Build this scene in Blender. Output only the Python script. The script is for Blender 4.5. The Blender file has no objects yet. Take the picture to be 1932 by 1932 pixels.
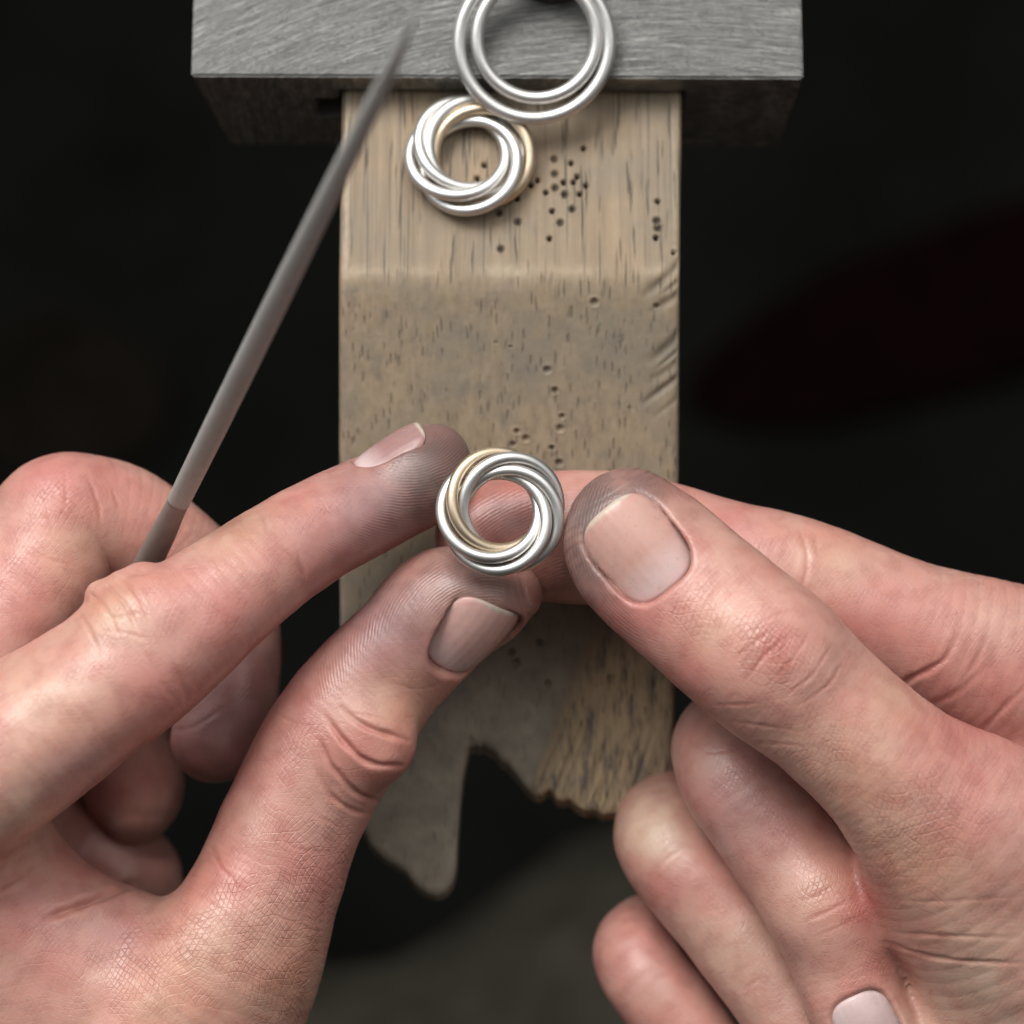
import bpy, math, random
import numpy as np
from mathutils import Matrix, Vector

random.seed(7)
RNG = np.random.default_rng(7)

# ------------------------------------------------------------------ camera frame
# The picture is measured on a 1932 px square; the ring held in the fingers is the focus point.
PX = 1932.0
DIST = 430.0                 # mm, camera to the held ring
WIDE = 150.0                 # mm seen across the frame at the held ring
K = WIDE / PX
TILT = math.radians(15.0)
BASE = np.array([0.0, 0.0, 1000.0])      # world position (mm) of the focus point
RIGHT = np.array([1.0, 0.0, 0.0])
UP = np.array([0.0, math.cos(TILT), math.sin(TILT)])
BACK = np.array([0.0, -math.sin(TILT), math.cos(TILT)])
RMAT = np.stack([RIGHT, UP, BACK], 1)   # cam -> world


def P(u, v, z):
    """pixel + height toward the camera (mm) -> point in the tilted frame (mm)"""
    f = (DIST - z) / DIST
    return np.array([(u - 966.0) * K * f, (966.0 - v) * K * f, z])


def to_world(c):
    return np.asarray(c) @ RMAT.T + BASE


def to_px(c):
    f = DIST / (DIST - c[:, 2])
    return 966.0 + c[:, 0] * f / K, 966.0 - c[:, 1] * f / K


CAM_POS = to_world(np.array([0, 0, DIST]))


def on_plane(u, v, p0, n):
    """where the line of sight through a pixel meets a plane (world mm)"""
    d = to_world(P(u, v, 0.0)) - CAM_POS
    t = np.dot(np.asarray(p0) - CAM_POS, n) / np.dot(d, n)
    return CAM_POS + d * t


sc = bpy.context.scene
COL = sc.collection
cam = bpy.data.cameras.new('camera')
cam_o = bpy.data.objects.new('camera', cam)
COL.objects.link(cam_o)
m = Matrix.Identity(4)
for i in range(3):
    m[i][0], m[i][1], m[i][2] = RIGHT[i], UP[i], BACK[i]
    m[i][3] = CAM_POS[i] * 0.001
cam_o.matrix_world = m
cam.sensor_width = 36.0
cam.lens = 36.0 * DIST / WIDE
cam.clip_start = 0.02
cam.clip_end = 20.0
cam.dof.use_dof = True
cam.dof.focus_distance = (DIST - 2.0) * 0.001
cam.dof.aperture_fstop = 11.5
cam.dof.aperture_blades = 9
sc.camera = cam_o

# ------------------------------------------------------------------ world, lamps, exposure
world = bpy.data.worlds.new('World')
sc.world = world
world.use_nodes = True
bg = world.node_tree.nodes['Background']
bg.inputs[0].default_value = (0.60, 0.63, 0.66, 1)
bg.inputs[1].default_value = 0.13


def area(name, cam_mm, size, power, color, target=(0, 0, 0), size_y=None):
    l = bpy.data.lights.new(name, 'AREA')
    l.energy = power
    l.color = color
    l.size = size
    if size_y:
        l.shape = 'RECTANGLE'
        l.size_y = size_y
    o = bpy.data.objects.new(name, l)
    COL.objects.link(o)
    p = Vector(to_world(np.array(cam_mm, float)) * 0.001)
    t = Vector(to_world(np.array(target, float)) * 0.001)
    o.location = p
    o.rotation_euler = (t - p).to_track_quat('-Z', 'Y').to_euler()
    return o


area('bench_lamp', (-300, 640, 600), 0.50, 7.6, (1.0, 0.97, 0.94), size_y=0.40)
area('side_light', (-760, 420, 620), 0.9, 4.2, (0.93, 0.97, 1.0))  # soft window light from the upper left
area('side_light', (800, 150, 760), 0.8, 1.3, (0.97, 0.98, 1.0))  # added fill from the right to brighten the shaded thumbnail; no known window
area('overhead_fill', (100, 900, 1050), 1.5, 14.0, (1.0, 0.985, 0.96))  # added broad overhead fill, softens contrast and brightens the silver

sc.view_settings.view_transform = 'Standard'
sc.view_settings.look = 'None'
sc.view_settings.gamma = 1.0
sc.view_settings.use_curve_mapping = False
sc.view_settings.exposure = 0.0
sc.cycles.use_denoising = True
sc.cycles.use_adaptive_sampling = True
sc.cycles.adaptive_threshold = 0.025
sc.cycles.max_bounces = 8
sc.cycles.diffuse_bounces = 3
sc.cycles.glossy_bounces = 5


# ------------------------------------------------------------------ object helpers
def link_mesh(name, verts_world_mm, faces, mat, parent=None, smooth=True):
    me = bpy.data.meshes.new(name)
    v = np.asarray(verts_world_mm, np.float64) * 0.001
    if isinstance(faces, np.ndarray):
        n, k = faces.shape
        me.vertices.add(len(v))
        me.vertices.foreach_set('co', v.astype(np.float32).ravel())
        me.loops.add(n * k)
        me.loops.foreach_set('vertex_index', faces.astype(np.int32).ravel())
        me.polygons.add(n)
        me.polygons.foreach_set('loop_start', np.arange(0, n * k, k, dtype=np.int32))
        me.polygons.foreach_set('loop_total', np.full(n, k, np.int32))
        me.update(calc_edges=True)
        me.validate()
    else:
        me.from_pydata([tuple(p) for p in v], [], faces)
    me.polygons.foreach_set('use_smooth', [smooth] * len(me.polygons))
    me.materials.append(mat)
    o = bpy.data.objects.new(name, me)
    COL.objects.link(o)
    if parent is not None:
        o.parent = parent
    return o


def tag(o, label=None, cat=None, group=None, kind=None):
    if label: o['label'] = label
    if cat: o['category'] = cat
    if group: o['group'] = group
    if kind: o['kind'] = kind
    return o


def empty(name, world_mm):
    o = bpy.data.objects.new(name, None)
    o.empty_display_size = 0.01
    COL.objects.link(o)
    o.location = Vector(np.asarray(world_mm) * 0.001)
    bpy.context.view_layer.update()
    return o


def adopt(child, parent):
    child.parent = parent
    child.matrix_parent_inverse = Matrix.Translation(parent.location).inverted()


def set_attr(o, name, data, kind='FLOAT'):
    a = o.data.attributes.new(name, kind, 'POINT')
    d = np.asarray(data, np.float32)
    if kind == 'FLOAT':
        a.data.foreach_set('value', d.ravel())
    elif kind == 'FLOAT_COLOR':
        c = np.ones((len(d), 4), np.float32)
        c[:, :3] = d
        a.data.foreach_set('color', c.ravel())


# ------------------------------------------------------------------ node helpers
class NT:
    def __init__(self, name):
        self.mat = bpy.data.materials.new(name)
        self.mat.use_nodes = True
        self.t = self.mat.node_tree
        self.bsdf = self.t.nodes['Principled BSDF']

    def n(self, kind, **kw):
        nd = self.t.nodes.new(kind)
        for k, v in kw.items():
            setattr(nd, k, v)
        return nd

    def l(self, a, b):
        self.t.links.new(a, b)

    def inp(self, node, key, val):
        if hasattr(val, 'is_output') or hasattr(val, 'links'):
            self.l(val, node.inputs[key])
        else:
            node.inputs[key].default_value = val

    def math(self, op, a, b=None, clamp=False):
        nd = self.n('ShaderNodeMath', operation=op, use_clamp=clamp)
        self.inp(nd, 0, a)
        if b is not None: self.inp(nd, 1, b)
        return nd.outputs[0]

    def mix(self, fac, a, b, mode='MIX'):
        nd = self.n('ShaderNodeMix', data_type='RGBA', blend_type=mode)
        self.inp(nd, 0, fac)
        for key, val in ((6, a), (7, b)):
            if isinstance(val, tuple): val = (*val[:3], 1)
            self.inp(nd, key, val)
        return nd.outputs[2]

    def ramp(self, fac, stops, mode='LINEAR'):
        nd = self.n('ShaderNodeValToRGB')
        nd.color_ramp.interpolation = mode
        els = nd.color_ramp.elements
        while len(els) < len(stops): els.new(0.5)
        for e, (p, c) in zip(els, stops):
            e.position = p
            e.color = (c, c, c, 1) if isinstance(c, (int, float)) else (*c, 1)
        self.inp(nd, 0, fac)
        return nd.outputs[0]

    def coords(self, scale=(1, 1, 1), rot=(0, 0, 0), loc=(0, 0, 0), src='Object'):
        tc = self.n('ShaderNodeTexCoord')
        mp = self.n('ShaderNodeMapping')
        mp.inputs['Scale'].default_value = scale
        mp.inputs['Rotation'].default_value = rot
        mp.inputs['Location'].default_value = loc
        self.l(tc.outputs[src], mp.inputs[0])
        return mp.outputs[0]

    def noise(self, vec, scale, detail=3, rough=0.55, dist=0.0):
        nd = self.n('ShaderNodeTexNoise')
        self.l(vec, nd.inputs['Vector'])
        nd.inputs['Scale'].default_value = scale
        nd.inputs['Detail'].default_value = detail
        nd.inputs['Roughness'].default_value = rough
        nd.inputs['Distortion'].default_value = dist
        return nd.outputs[0]

    def vor(self, vec, scale, feature='F1', rnd=1.0):
        nd = self.n('ShaderNodeTexVoronoi', feature=feature)
        self.l(vec, nd.inputs['Vector'])
        nd.inputs['Scale'].default_value = scale
        nd.inputs['Randomness'].default_value = rnd
        return nd.outputs['Distance']

    def attr(self, name, out='Fac'):
        nd = self.n('ShaderNodeAttribute', attribute_name=name)
        return nd.outputs[out]

    def bump(self, height, dist, strength=1.0, normal=None):
        nd = self.n('ShaderNodeBump')
        nd.inputs['Strength'].default_value = strength
        nd.inputs['Distance'].default_value = dist
        self.l(height, nd.inputs['Height'])
        if normal is not None: self.l(normal, nd.inputs['Normal'])
        return nd.outputs[0]

    def out(self, **kw):
        for k, v in kw.items():
            key = k.replace('_', ' ')
            if isinstance(v, tuple) and len(v) == 3 and key == 'Base Color': v = (*v, 1)
            self.inp(self.bsdf, key, v)
        return self.mat


# ------------------------------------------------------------------ materials
def mat_skin():
    t = NT('skin')
    vec = t.coords()
    col = t.attr('skin', 'Color')
    dirt = t.attr('dirt')
    cross = t.attr('cross')
    mo = t.n('ShaderNodeTexNoise')
    t.l(vec, mo.inputs['Vector'])
    mo.inputs['Scale'].default_value = 330
    mo.inputs['Detail'].default_value = 3
    mott = mo.outputs[0]
    sp = t.n('ShaderNodeSeparateColor')
    t.l(mo.outputs[1], sp.inputs[0])
    n1, n2, n3 = sp.outputs
    bn = t.n('ShaderNodeTexNoise')
    t.l(vec, bn.inputs['Vector'])
    bn.inputs['Scale'].default_value = 110
    bn.inputs['Detail'].default_value = 1.5
    big = bn.outputs[0]
    sb = t.n('ShaderNodeSeparateColor')
    t.l(bn.outputs[1], sb.inputs[0])
    b1, b2, b3 = sb.outputs
    fine = t.noise(vec, 1700, 2, 0.6)
    # blotches of pinker and yellower skin
    c = t.mix(t.ramp(big, [(0.40, 0.0), (0.64, 0.68)]), col, t.mix(1.0, col, (0.97, 0.76, 0.77), 'MULTIPLY'))
    c = t.mix(t.ramp(mott, [(0.44, 0.0), (0.66, 0.5)]), c, t.mix(1.0, c, (0.97, 0.80, 0.79), 'MULTIPLY'))
    c = t.mix(t.ramp(n2, [(0.48, 0.0), (0.70, 0.4)]), c, t.mix(1.0, c, (1.08, 1.10, 1.02), 'MULTIPLY'))
    # grime held by the ridges of the fingertips
    ph = t.attr('ridge_phase')
    rm = t.attr('ridge')
    s = t.math('SINE', t.math('ADD', ph, t.math('MULTIPLY', t.math('SUBTRACT', n1, 0.5), 9.0)))
    s01 = t.math('MULTIPLY', t.math('ADD', t.math('MULTIPLY', s, 0.5), 0.5), t.ramp(n3, [(0.30, 0.25), (0.6, 1.0)]))
    spread = t.ramp(t.math('ADD', t.math('MULTIPLY', dirt, 0.75), t.math('MULTIPLY', mott, 0.5)), [(0.22, 0.0), (0.95, 1.0)])
    lines = t.math('MULTIPLY', t.math('SUBTRACT', 1.0, s01), rm)
    dfac = t.math('MULTIPLY', spread, t.math('ADD', 0.70, t.math('MULTIPLY', lines, 0.18)), clamp=True)
    c = t.mix(dfac, c, (0.082, 0.066, 0.062))
    c = t.mix(t.math('MULTIPLY', lines, 0.07), c, t.mix(1.0, c, (0.70, 0.50, 0.48), 'MULTIPLY'))

    # relief: crossing fine furrows
    def furrow(angle, pitch, warp, amp, deep):
        mp = t.coords(rot=(0, 0, angle))
        sx = t.n('ShaderNodeSeparateXYZ')
        t.l(mp, sx.inputs[0])
        p = t.math('ADD', t.math('MULTIPLY', sx.outputs[0], math.pi / pitch), t.math('MULTIPLY', warp, amp))
        return t.ramp(t.math('ABSOLUTE', t.math('SINE', p)), [(0.0, deep), (0.30, 1.0)])

    f1 = furrow(0.55, 0.00074, b1, 19.0, 0.05)
    f2 = furrow(-0.75, 0.00088, b2, 19.0, 0.15)
    f3 = furrow(1.45, 0.00120, b3, 22.0, 0.3)
    fur = t.math('MULTIPLY', t.math('MULTIPLY', f1, f2), f3)
    h = t.math('MULTIPLY', fur, t.math('MULTIPLY', cross, t.ramp(mott, [(0.35, 0.35), (0.62, 1.0)])))
    c = t.mix(t.math('MULTIPLY', t.math('MULTIPLY', t.math('SUBTRACT', 1.0, fur), cross), 0.13), c, t.mix(1.0, c, (0.82, 0.58, 0.52), 'MULTIPLY'))
    hh = t.math('ADD', h, t.math('MULTIPLY', fine, 0.35))
    hh = t.math('ADD', hh, t.math('MULTIPLY', t.math('MULTIPLY', s01, rm), 0.22))
    nrm = t.bump(hh, 0.00013, 0.9)
    rough = t.math('ADD', 0.30, t.math('MULTIPLY', fine, 0.16))
    m = t.out(Base_Color=c, Roughness=rough, Normal=nrm, Subsurface_Weight=0.28,
              Subsurface_Scale=0.0016, Specular_IOR_Level=0.60)
    t.bsdf.inputs['Subsurface Radius'].default_value = (1.0, 0.36, 0.22)
    return m


def mat_nail():
    t = NT('nail')
    vec = t.coords()
    along = t.attr('along')      # 0 at the root, 1 at the free edge
    tint = t.attr('tint', 'Color')
    c = t.mix(t.ramp(along, [(0.0, 1.0), (0.14, 0.8), (0.42, 0.0)]), tint, (0.63, 0.485, 0.47))
    c = t.mix(t.ramp(along, [(0.935, 0.0), (0.965, 0.8)]), c, (0.56, 0.49, 0.40))
    n = t.noise(vec, 500, 4, 0.6)
    c = t.mix(t.ramp(n, [(0.45, 0.0), (0.75, 0.35)]), c, t.mix(1.0, c, (0.80, 0.72, 0.70), 'MULTIPLY'))
    side = t.attr('side')
    gr_ = t.noise(vec, 800, 3, 0.65)
    rim = t.ramp(t.math('ABSOLUTE', side), [(0.42, 0.0), (0.5, 0.45)])
    c = t.mix(t.math('MULTIPLY', rim, t.ramp(gr_, [(0.40, 0.1), (0.62, 1.0)])), c, (0.16, 0.11, 0.095))
    c = t.mix(t.ramp(gr_, [(0.60, 0.0), (0.80, 0.35)]), c, (0.22, 0.16, 0.14))
    rid = t.noise(t.coords(), 900, 2)
    st = t.math('SINE', t.math('MULTIPLY', side, 55.0))
    h = t.math('ADD', t.math('MULTIPLY', st, 0.25), rid)
    return t.out(Base_Color=c, Roughness=t.math('ADD', 0.20, t.math('MULTIPLY', n, 0.2)),
                 Normal=t.bump(h, 0.00004, 0.7), Subsurface_Weight=0.25, Subsurface_Scale=0.001,
                 Specular_IOR_Level=0.4)


def mat_metal(name, base, rough, scratch=0.35):
    t = NT(name)
    vec = t.coords()
    n1 = t.noise(vec, 420, 4, 0.6)
    n2 = t.noise(vec, 2600, 3, 0.6)
    c = t.mix(t.ramp(n1, [(0.42, 0.0), (0.72, 0.5)]), base, tuple(x * 0.78 for x in base))
    r = t.math('ADD', rough - 0.07, t.math('MULTIPLY', n1, 0.16))
    return t.out(Base_Color=c, Metallic=1.0, Roughness=r, Normal=t.bump(t.math('ADD', n1, n2), 0.00003, scratch))


def mat_steel():
    """filed steel: long curved scratches over a grey skin"""
    t = NT('filed_steel')
    tc = t.n('ShaderNodeTexCoord')
    sep = t.n('ShaderNodeSeparateXYZ')
    t.l(tc.outputs['Object'], sep.inputs[0])
    x, y, z = sep.outputs
    # arcs: a shallow bow across the block
    bow = t.math('MULTIPLY', t.math('MULTIPLY', x, x), 3.6)
    lean = t.math('MULTIPLY', x, -0.17)
    yy = t.math('ADD', t.math('ADD', y, bow), lean)
    cb = t.n('ShaderNodeCombineXYZ')
    t.l(t.math('MULTIPLY', x, 130.0), cb.inputs[0])
    t.l(t.math('MULTIPLY', yy, 3000.0), cb.inputs[1])
    t.l(t.math('MULTIPLY', z, 300.0), cb.inputs[2])
    s1 = t.noise(cb.outputs[0], 1.0, 5, 0.7)
    cb2 = t.n('ShaderNodeCombineXYZ')
    t.l(t.math('MULTIPLY', x, 75.0), cb2.inputs[0])
    t.l(t.math('MULTIPLY', t.math('ADD', yy, t.math('MULTIPLY', x, -0.10)), 3600.0), cb2.inputs[1])
    s2 = t.noise(cb2.outputs[0], 1.0, 3, 0.6)
    blot = t.noise(tc.outputs['Object'], 130, 5, 0.65)
    c = t.ramp(s1, [(0.30, (0.085, 0.085, 0.082)), (0.50, (0.195, 0.195, 0.188)), (0.72, (0.46, 0.45, 0.42))])
    c = t.mix(t.ramp(s2, [(0.60, 0.0), (0.72, 0.75)]), c, (0.66, 0.63, 0.56))
    c = t.mix(t.ramp(blot, [(0.40, 0.0), (0.70, 0.5)]), c, (0.20, 0.20, 0.19))
    h = t.math('ADD', s1, t.math('MULTIPLY', s2, 0.7))
    return t.out(Base_Color=c, Metallic=0.85, Roughness=t.math('ADD', 0.38, t.math('MULTIPLY', blot, 0.2)),
                 Normal=t.bump(h, 0.00026, 1.0))


def mat_wood():
    t = NT('worn_wood')
    grime_lift = t.attr('grey')        # handling grime, grey; its top end is a lift against the hands' shade
    fib = t.attr('fibre')        # freshly torn fibre, paler and yellower
    hole = t.attr('hole')
    vec = t.coords()
    # pores are thin tubes along the grain (Y): long streaks on the flat, short dashes where the cut slopes
    wv = t.n('ShaderNodeTexNoise')
    t.l(vec, wv.inputs['Vector'])
    wv.inputs['Scale'].default_value = 120
    wadd = t.n('ShaderNodeVectorMath', operation='MULTIPLY_ADD')
    t.l(wv.outputs[1], wadd.inputs[0])
    wadd.inputs[1].default_value = (0.0012, 0.004, 0.0012)
    t.l(vec, wadd.inputs[2])
    pmap = t.n('ShaderNodeMapping')
    pmap.inputs['Scale'].default_value = (1650, 85, 620)
    t.l(wadd.outputs[0], pmap.inputs[0])
    pn = t.vor(pmap.outputs[0], 1.0)
    pm = t.noise(t.coords(scale=(260, 60, 260)), 1.0, 3, 0.6)
    pore = t.math('MULTIPLY', t.math('SUBTRACT', 1.0, t.math('MULTIPLY', grime_lift, 0.62)), t.math('MULTIPLY', t.ramp(pn, [(0.15, 1.0), (0.30, 0.0)]), t.ramp(pm, [(0.38, 0.0), (0.50, 1.0)])))
    gr = t.noise(t.coords(scale=(900, 30, 900)), 1.0, 4, 0.6)
    big = t.noise(vec, 75, 4, 0.6)
    fine = t.noise(vec, 900, 4, 0.65)
    c = t.ramp(gr, [(0.30, (0.20, 0.143, 0.092)), (0.50, (0.275, 0.200, 0.126)), (0.72, (0.34, 0.255, 0.168))])
    c = t.mix(t.ramp(big, [(0.40, 0.0), (0.64, 0.7)]), c, (0.20, 0.165, 0.12))
    c = t.mix(t.math('MULTIPLY', grime_lift, t.ramp(t.math('ADD', big, t.math('MULTIPLY', fine, 0.4)), [(0.45, 0.35), (0.9, 1.0)])), c, (0.158, 0.143, 0.114))
    patch = t.noise(vec, 230, 4, 0.62)
    c = t.mix(t.math('MULTIPLY', grime_lift, t.ramp(patch, [(0.50, 0.0), (0.66, 0.75)])), c, (0.25, 0.195, 0.118))
    c = t.mix(t.math('MULTIPLY', grime_lift, t.ramp(patch, [(0.30, 0.7), (0.44, 0.0)])), c, (0.115, 0.110, 0.092))
    c = t.mix(t.ramp(grime_lift, [(0.62, 0.0), (0.95, 0.75)]), c, t.ramp(patch, [(0.35, (0.27, 0.245, 0.20)), (0.65, (0.40, 0.36, 0.29))]))  # paler low end painted in to offset the shadow of the hands
    fst = t.noise(t.coords(scale=(330, 330, 330), rot=(0, 0, 0)), 1.0, 4, 0.6)
    fv = t.coords(scale=(520, 75, 300), rot=(0, 0, 0.35))
    fs = t.noise(fv, 1.0, 4, 0.6)
    fc = t.ramp(fs, [(0.36, (0.19, 0.165, 0.13)), (0.48, (0.46, 0.345, 0.21)), (0.70, (0.58, 0.44, 0.275))])
    c = t.mix(t.math('MULTIPLY', fib, 0.85), c, fc)
    c = t.mix(t.math('MULTIPLY', pore, 0.75), c, (0.075, 0.069, 0.058))
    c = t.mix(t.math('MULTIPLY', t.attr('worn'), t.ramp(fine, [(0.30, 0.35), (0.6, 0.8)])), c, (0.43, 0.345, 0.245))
    stv = t.coords(scale=(2300, 38, 420))
    streak = t.math('MULTIPLY', t.ramp(t.noise(stv, 1.0, 2, 0.5), [(0.60, 0.0), (0.67, 0.75)]), t.math('SUBTRACT', 1.0, t.math('MULTIPLY', grime_lift, 1.8), clamp=True))
    c = t.mix(streak, c, (0.075, 0.066, 0.054))
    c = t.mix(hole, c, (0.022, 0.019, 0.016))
    spk = t.ramp(fine, [(0.66, 0.0), (0.78, 0.35)])
    c = t.mix(spk, c, (0.50, 0.44, 0.36))
    h = t.math('SUBTRACT', t.math('ADD', t.math('MULTIPLY', gr, 0.4), t.math('MULTIPLY', fine, 0.5)), t.math('MULTIPLY', pore, 1.2))
    h = t.math('ADD', h, t.math('MULTIPLY', t.math('MULTIPLY', fs, fib), 0.9))
    return t.out(Base_Color=c, Roughness=0.58, Normal=t.bump(h, 0.00022, 0.8), Specular_IOR_Level=0.35)


def mat_file(name, base, cut):
    t = NT(name)
    vec = t.coords()
    n = t.noise(vec, 500, 4, 0.6)
    c = t.mix(n, base, tuple(x * 0.7 for x in base))
    tooth = t.attr('tooth')
    s = t.math('SINE', t.math('MULTIPLY', tooth, 2 * math.pi / 0.55))
    h = t.math('ADD', t.math('MULTIPLY', s, cut), n)
    return t.out(Base_Color=c, Metallic=0.25, Roughness=0.5, Normal=t.bump(h, 0.00010, 0.7))


def mat_plain(name, base, rough=0.8, scale=40, var=0.5):
    t = NT(name)
    n = t.noise(t.coords(), scale, 5, 0.6)
    c = t.mix(t.ramp(n, [(0.3, 0.0), (0.7, 1.0)]), base, tuple(x * var for x in base))
    return t.out(Base_Color=c, Roughness=rough, Normal=t.bump(n, 0.001, 0.4), Specular_IOR_Level=0.0)


SKIN = mat_skin()
NAIL = mat_nail()
SILVER = mat_metal('satin_silver', (0.74, 0.727, 0.70), 0.43)
GOLD = mat_metal('satin_gold', (0.74, 0.60, 0.435), 0.42)
STEEL = mat_steel()
WOOD = mat_wood()


# ------------------------------------------------------------------ implicit surfaces
def smin(a, b, k):
    if k <= 0: return np.minimum(a, b)
    h = np.clip(0.5 + 0.5 * (b - a) / k, 0, 1)
    return b + (a - b) * h - k * h * (1 - h)


def smax(a, b, k):
    return -smin(-a, -b, k)


def surface_nets(F, org, h):
    s = F < 0
    nx, ny, nz = F.shape
    cnt = np.zeros((nx - 1, ny - 1, nz - 1), np.int8)
    for dx in (0, 1):
        for dy in (0, 1):
            for dz in (0, 1):
                cnt += s[dx:nx - 1 + dx, dy:ny - 1 + dy, dz:nz - 1 + dz]
    mask = (cnt > 0) & (cnt < 8)
    ci = np.argwhere(mask)
    idx = np.full(mask.shape, -1, np.int64)
    idx[mask] = np.arange(len(ci))
    acc = np.zeros((len(ci), 3))
    num = np.zeros(len(ci))
    cor = [(a, b, c) for a in (0, 1) for b in (0, 1) for c in (0, 1)]
    val = {c: F[ci[:, 0] + c[0], ci[:, 1] + c[1], ci[:, 2] + c[2]] for c in cor}
    for a in cor:
        for ax in range(3):
            if a[ax]: continue
            b = list(a); b[ax] = 1; b = tuple(b)
            fa, fb = val[a], val[b]
            x = (fa < 0) != (fb < 0)
            tt = np.where(x, fa / np.where(x, fa - fb, 1), 0)
            p = np.tile(np.array(a, float), (len(ci), 1))
            p[:, ax] = tt
            acc[x] += p[x]
            num[x] += 1
    V = (ci + acc / num[:, None]) * h + np.asarray(org)
    quads = []
    for ax in range(3):
        o1, o2 = (ax + 1) % 3, (ax + 2) % 3
        sl0 = [slice(None)] * 3; sl1 = [slice(None)] * 3
        sl0[ax] = slice(0, -1); sl1[ax] = slice(1, None)
        A, B = s[tuple(sl0)], s[tuple(sl1)]
        e = np.argwhere(A != B)
        lim = np.array(mask.shape)
        ok = (e[:, o1] >= 1) & (e[:, o2] >= 1) & (e[:, o1] < lim[o1]) & (e[:, o2] < lim[o2])
        e = e[ok]
        flip = ~A[e[:, 0], e[:, 1], e[:, 2]]
        q = []
        for d1, d2 in ((-1, -1), (0, -1), (0, 0), (-1, 0)):
            c = e.copy()
            c[:, o1] += d1; c[:, o2] += d2
            q.append(idx[c[:, 0], c[:, 1], c[:, 2]])
        q = np.stack(q, 1)
        q[flip] = q[flip][:, ::-1]
        quads.append(q)
    Q = np.concatenate(quads)
    return V, Q[(Q >= 0).all(1)]


def subdivide(V, Q):
    e = np.concatenate([Q[:, [i, (i + 1) % 4]] for i in range(4)])
    es = np.sort(e, 1)
    key = es[:, 0] * (len(V) + 1) + es[:, 1]
    uq, first, inv = np.unique(key, return_index=True, return_inverse=True)
    mid = V[es[first]].mean(1)
    cen = V[Q].mean(1)
    n = len(Q)
    E = inv.reshape(4, n).T + len(V)
    C = np.arange(n) + len(V) + len(mid)
    out = np.concatenate([np.stack([Q[:, i], E[:, i], C, E[:, i - 1]], 1) for i in range(4)])
    return np.concatenate([V, mid, cen]), out


def normals(V, Q):
    a = V[Q[:, 2]] - V[Q[:, 0]]
    b = V[Q[:, 3]] - V[Q[:, 1]]
    fn = np.cross(a, b)
    N = np.zeros_like(V)
    for i in range(4):
        for c in range(3):
            N[:, c] += np.bincount(Q[:, i], fn[:, c], minlength=len(V))
    return N / np.maximum(np.linalg.norm(N, axis=1, keepdims=True), 1e-9)


def relax(V, Q, amount=0.5):
    S = np.zeros_like(V)
    cnt = np.zeros(len(V))
    for i in range(4):
        for j in (1, 3):
            a, b = Q[:, i], Q[:, (i + j) % 4]
            for c in range(3):
                S[:, c] += np.bincount(a, V[b, c], minlength=len(V))
            cnt += np.bincount(a, minlength=len(V))
    return V + (S / np.maximum(cnt, 1)[:, None] - V) * amount


def mesh_sdf(fn, lo, hi, h, levels, fine=None):
    """surface of fn; the last halving only where fine(V, N) says the picture can show it"""
    lo = np.asarray(lo, float); hi = np.asarray(hi, float)
    n = np.ceil((hi - lo) / h).astype(int) + 1
    ax = [lo[i] + np.arange(n[i]) * h for i in range(3)]
    F = np.empty(n, np.float32)
    step = max(1, int(400000 / (n[1] * n[2])))
    Y, Z = np.meshgrid(ax[1], ax[2], indexing='ij')
    for i in range(0, n[0], step):
        xs = ax[0][i:i + step]
        pts = np.empty((len(xs), n[1], n[2], 3), np.float32)
        pts[..., 0] = xs[:, None, None]
        pts[..., 1] = Y
        pts[..., 2] = Z
        F[i:i + step] = fn(pts.reshape(-1, 3)).reshape(len(xs), n[1], n[2])
    V, Q = surface_nets(F, lo, h)
    e = h
    for lv in range(levels):
        if lv:
            V, Q = subdivide(V, Q)
            e *= 0.5
        V = relax(V, Q, 0.5)
        for it in range(2 if lv == 0 else 1):
            N = normals(V, Q)
            d = fn(V.astype(np.float32)).astype(float)
            V = V - N * np.clip(d, -0.6 * e, 0.6 * e)[:, None]
    N = normals(V, Q)
    ok = fine(V, N) if fine is not None else np.ones(len(V), bool)
    fs = ok[Q].any(1)
    Qf, Qc = Q[fs], Q[~fs]
    n0 = len(V)
    mesh_sdf.n0 = n0
    V2, Qf = subdivide(V, Qf)
    # edge midpoints on the border of the refined patch stay on the straight edge, so that no crack opens
    cnt = np.bincount(Qf.ravel(), minlength=len(V2))
    pin_ = np.zeros(len(V2), bool)
    pin_[n0:] = cnt[n0:] == 2
    e *= 0.5
    V = V2
    N = normals(V, np.concatenate([Qf, Qc]))
    new = np.arange(n0, len(V))[~pin_[n0:]]
    d = fn(V[new].astype(np.float32)).astype(float)
    V[new] -= N[new] * np.clip(d, -0.6 * e, 0.6 * e)[:, None]
    Q = np.concatenate([Qf, Qc])
    return V, Q, normals(V, Q), pin_, Qf


def heal(V, pin_, Qf, n0):
    """put the border midpoints back between their two neighbours"""
    own = np.zeros_like(V); c = np.zeros(len(V))
    for i in range(4):
        a, b, p = Qf[:, i], Qf[:, (i + 1) % 4], Qf[:, i - 1]
        m = pin_[a]
        for nb in (b, p):
            mm = m & (nb < n0)
            for k in range(3):
                own[:, k] += np.bincount(a[mm], V[nb[mm], k], minlength=len(V))
            c += np.bincount(a[mm], minlength=len(V))
    ok = pin_ & (c > 0)
    V[ok] = own[ok] / c[ok][:, None]
    return V


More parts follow.
